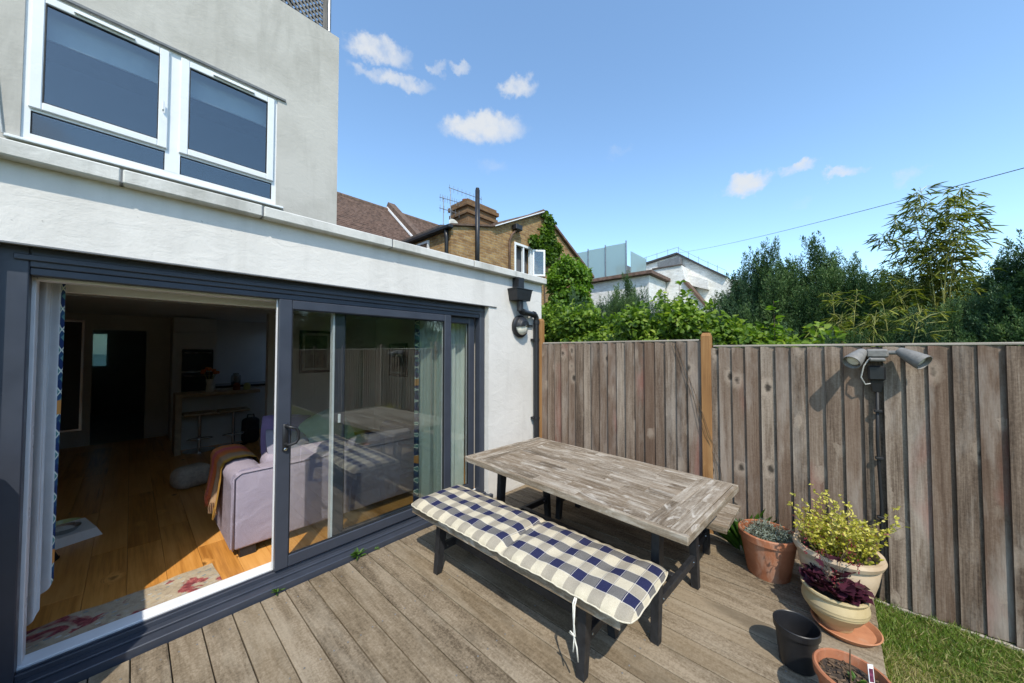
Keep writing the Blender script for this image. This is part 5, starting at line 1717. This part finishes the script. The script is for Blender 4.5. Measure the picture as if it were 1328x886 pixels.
# television aerials behind the chimney
ae = thing('tv_aerial', 'thin metal television aerials beside the brick chimney', 'aerial', (6.35, 8.6, 5.0))
MB().tube([(0, 0, -.2), (0, 0, 1.35)], .014, 5).tube([(.35, .1, -.2), (.35, .1, 1.75)], .014, 5).build('mast', 'stack_metal', ae)
ar = MB()
for (x0_, z0_, l_) in ((0, .95, 1.0), (0, 1.28, .55), (.35, 1.7, 1.15)):
    ar.tube([(x0_ - .15, .0, z0_), (x0_ + l_, -.1, z0_ + .02)], .011, 5)
    for q in range(9):
        t_ = q / 8; xx = x0_ - .12 + (l_ + .1) * t_
        ar.tube([(xx, -.1 * t_, z0_ - .11), (xx, -.1 * t_, z0_ + .11)], .006, 4)
ar.build('array', 'stack_metal', ae)
MB().lathe([(0, 0), (.12, .02), (.2, .06), (.19, .065), (.1, .03), (0, .012)], 18, Matrix.Translation((.3, -.1, .5)) @ Matrix.Rotation(R(75), 4, 'X')).build('dish', 'picture_mount', ae, True)

# frosted glass screen round a roof terrace
gs = thing('roof_terrace', 'flat roofed block with a frosted glass terrace screen', 'house', (15, 0, 0))
MB().box(.0, 5.6, -.2, 5, 13.0, 4.9).build('block', 'painted_brick', gs)
MB().box(-.25, 5.4, 4.92, 5, 13.1, 5.06).build('roof_edge', 'roof_tile', gs)
def pane_q(y0, y1, z0a, z0b, za, zb, x=0.0):
    return MB().add([(x, y0, z0a), (x, y1, z0b), (x, y1, zb), (x, y0, za), (x + .02, y0, z0a), (x + .02, y1, z0b), (x + .02, y1, zb), (x + .02, y0, za)], [(0, 1, 2, 3), (7, 6, 5, 4), (0, 4, 5, 1), (1, 5, 6, 2), (2, 6, 7, 3), (3, 7, 4, 0)])
ys = [6.61, 7.63, 8.55, 9.45]
for a, b in zip(ys, ys[1:]):
    pane_q(a + .03, b - .03, 5.07, 5.07, 6.52, 6.55).build('glass_panel', 'frosted_glass', gs)
for y in ys: MB().box(-.03, y - .02, 5.06, .03, y + .02, 6.62).build('screen_post', 'stack_metal', gs)
MB().box(.03, 6.4, 5.07, 1.8, 6.42, 6.1).build('glass_panel', 'frosted_glass', gs)
MB().box(.8, 7.0, 5.07, 1.5, 7.5, 5.75, ch=.02).build('air_unit', 'stack_metal', gs)

# white painted house
wh = thing('white_house', 'white painted brick house with a stepped dark roof edge beyond the hedge', 'house', (18, 0, 0))
poly = [(7.3, -.2), (2.6, -.2), (2.6, 4.75), (3.3, 4.95), (4.22, 5.58), (5.42, 6.45), (7.05, 6.2), (7.3, 6.15)]
MB().prism(poly, 0.4, 6, 0).build('wall', 'painted_brick', wh)
for a, b in zip(poly[3:], poly[4:]):
    MB().prism([(a[0], a[1] + .003), (b[0], b[1] + .003), (b[0], b[1] + .10), (a[0], a[1] + .10)], .25, 6.1, 0).build('roof_edge', 'roof_felt', wh)
P2 = lambda px, py: tuple(on(px, py, 'x', 17.2))[1:]
q = [P2(824, 420), P2(915, 430), P2(913, 396), P2(889, 366), P2(884, 344), P2(846, 350), P2(826, 346)]
MB().prism(q, -.8, .39, 0).build('front_wing', 'painted_brick', wh)
MB().prism([P2(884, 342.5), P2(884, 344), P2(846, 350), P2(846, 348.5)], -.86, -.2, 0).build('coping', 'roof_tile_grey', wh)
MB().prism([P2(887, 362), P2(915, 394), P2(915, 398), P2(887, 367)], -.9, -.1, 0).build('verge', 'brown_timber', wh)
MB().prism([P2(846, 337), P2(875, 329), P2(876, 343), P2(846, 349)], -.1, .38, 0).build('dormer_cheek', 'lead', wh)
MB().prism([P2(884, 352), P2(912, 360), P2(912, 372), P2(884, 366)], .0, .38, 0).build('parapet_step', 'painted_brick', wh)
st_ = MB()
for px in (838, 852, 866, 880, 893, 906, 918, 930):
    yy_ = on(px, 330, 'x', 18.3)
    zt_ = np.interp(yy_.y, [2.6, 3.3, 4.22, 5.42, 7.3], [4.85, 5.05, 5.68, 6.55, 6.25])
    st_.tube([(.3, yy_.y, zt_), (.3, yy_.y, zt_ + .32)], .012, 4)
st_.tube([(.3, 3.3, 5.3), (.3, 4.22, 5.92), (.3, 5.42, 6.8), (.3, 7.2, 6.55)], .01, 4)
st_.build('terrace_rail', 'stack_metal', wh)
for px, py in ((858, 372), (900, 382)):
    q_ = on(px, py, 'x', 17.2)
    MB().box(-.83, q_.y - .22, q_.z - .3, -.79, q_.y + .22, q_.z + .25).build('window', 'oven_black', wh) if px < 880 else None
bh2 = thing('far_brick_house', 'brown roofed brick house in the gap between white house and conifers', 'house', (21, 0, 0))
MB().box(0, 0.5, -.2, 6, 5.0, 4.3).build('wall', 'london_brick', bh2)
MB().hexa([(-.3, .2, 4.302), (6, .2, 4.302), (6, 5.2, 4.302), (-.3, 5.2, 4.302)], [(2, .3, 5.0), (6, .3, 5.0), (6, 5.1, 5.0), (2, 5.1, 5.0)]).build('roof', 'roof_tile', bh2)
MB().tube([(-.1, 4.0, 4.0), (-.1, 4.0, 5.6)], .06, 8).build('flue', 'white_upvc', bh2)

# overhead line
a = Vector(on(880, 328, 'x', 18)); b = Vector(on(1328, 218, 'x', 6.0))
pts = []
for i in range(25):
    t = i / 20
    q = a.lerp(b, t); q.z -= .10 * (4 * min(t, 1) * (1 - min(t, 1)))
    pts.append(tuple(q))
tag(MB().tube(pts, .0045, 5).build('overhead_line', 'wire_dark'), 'thin dark overhead telephone line crossing the sky above the hedge', 'cable')
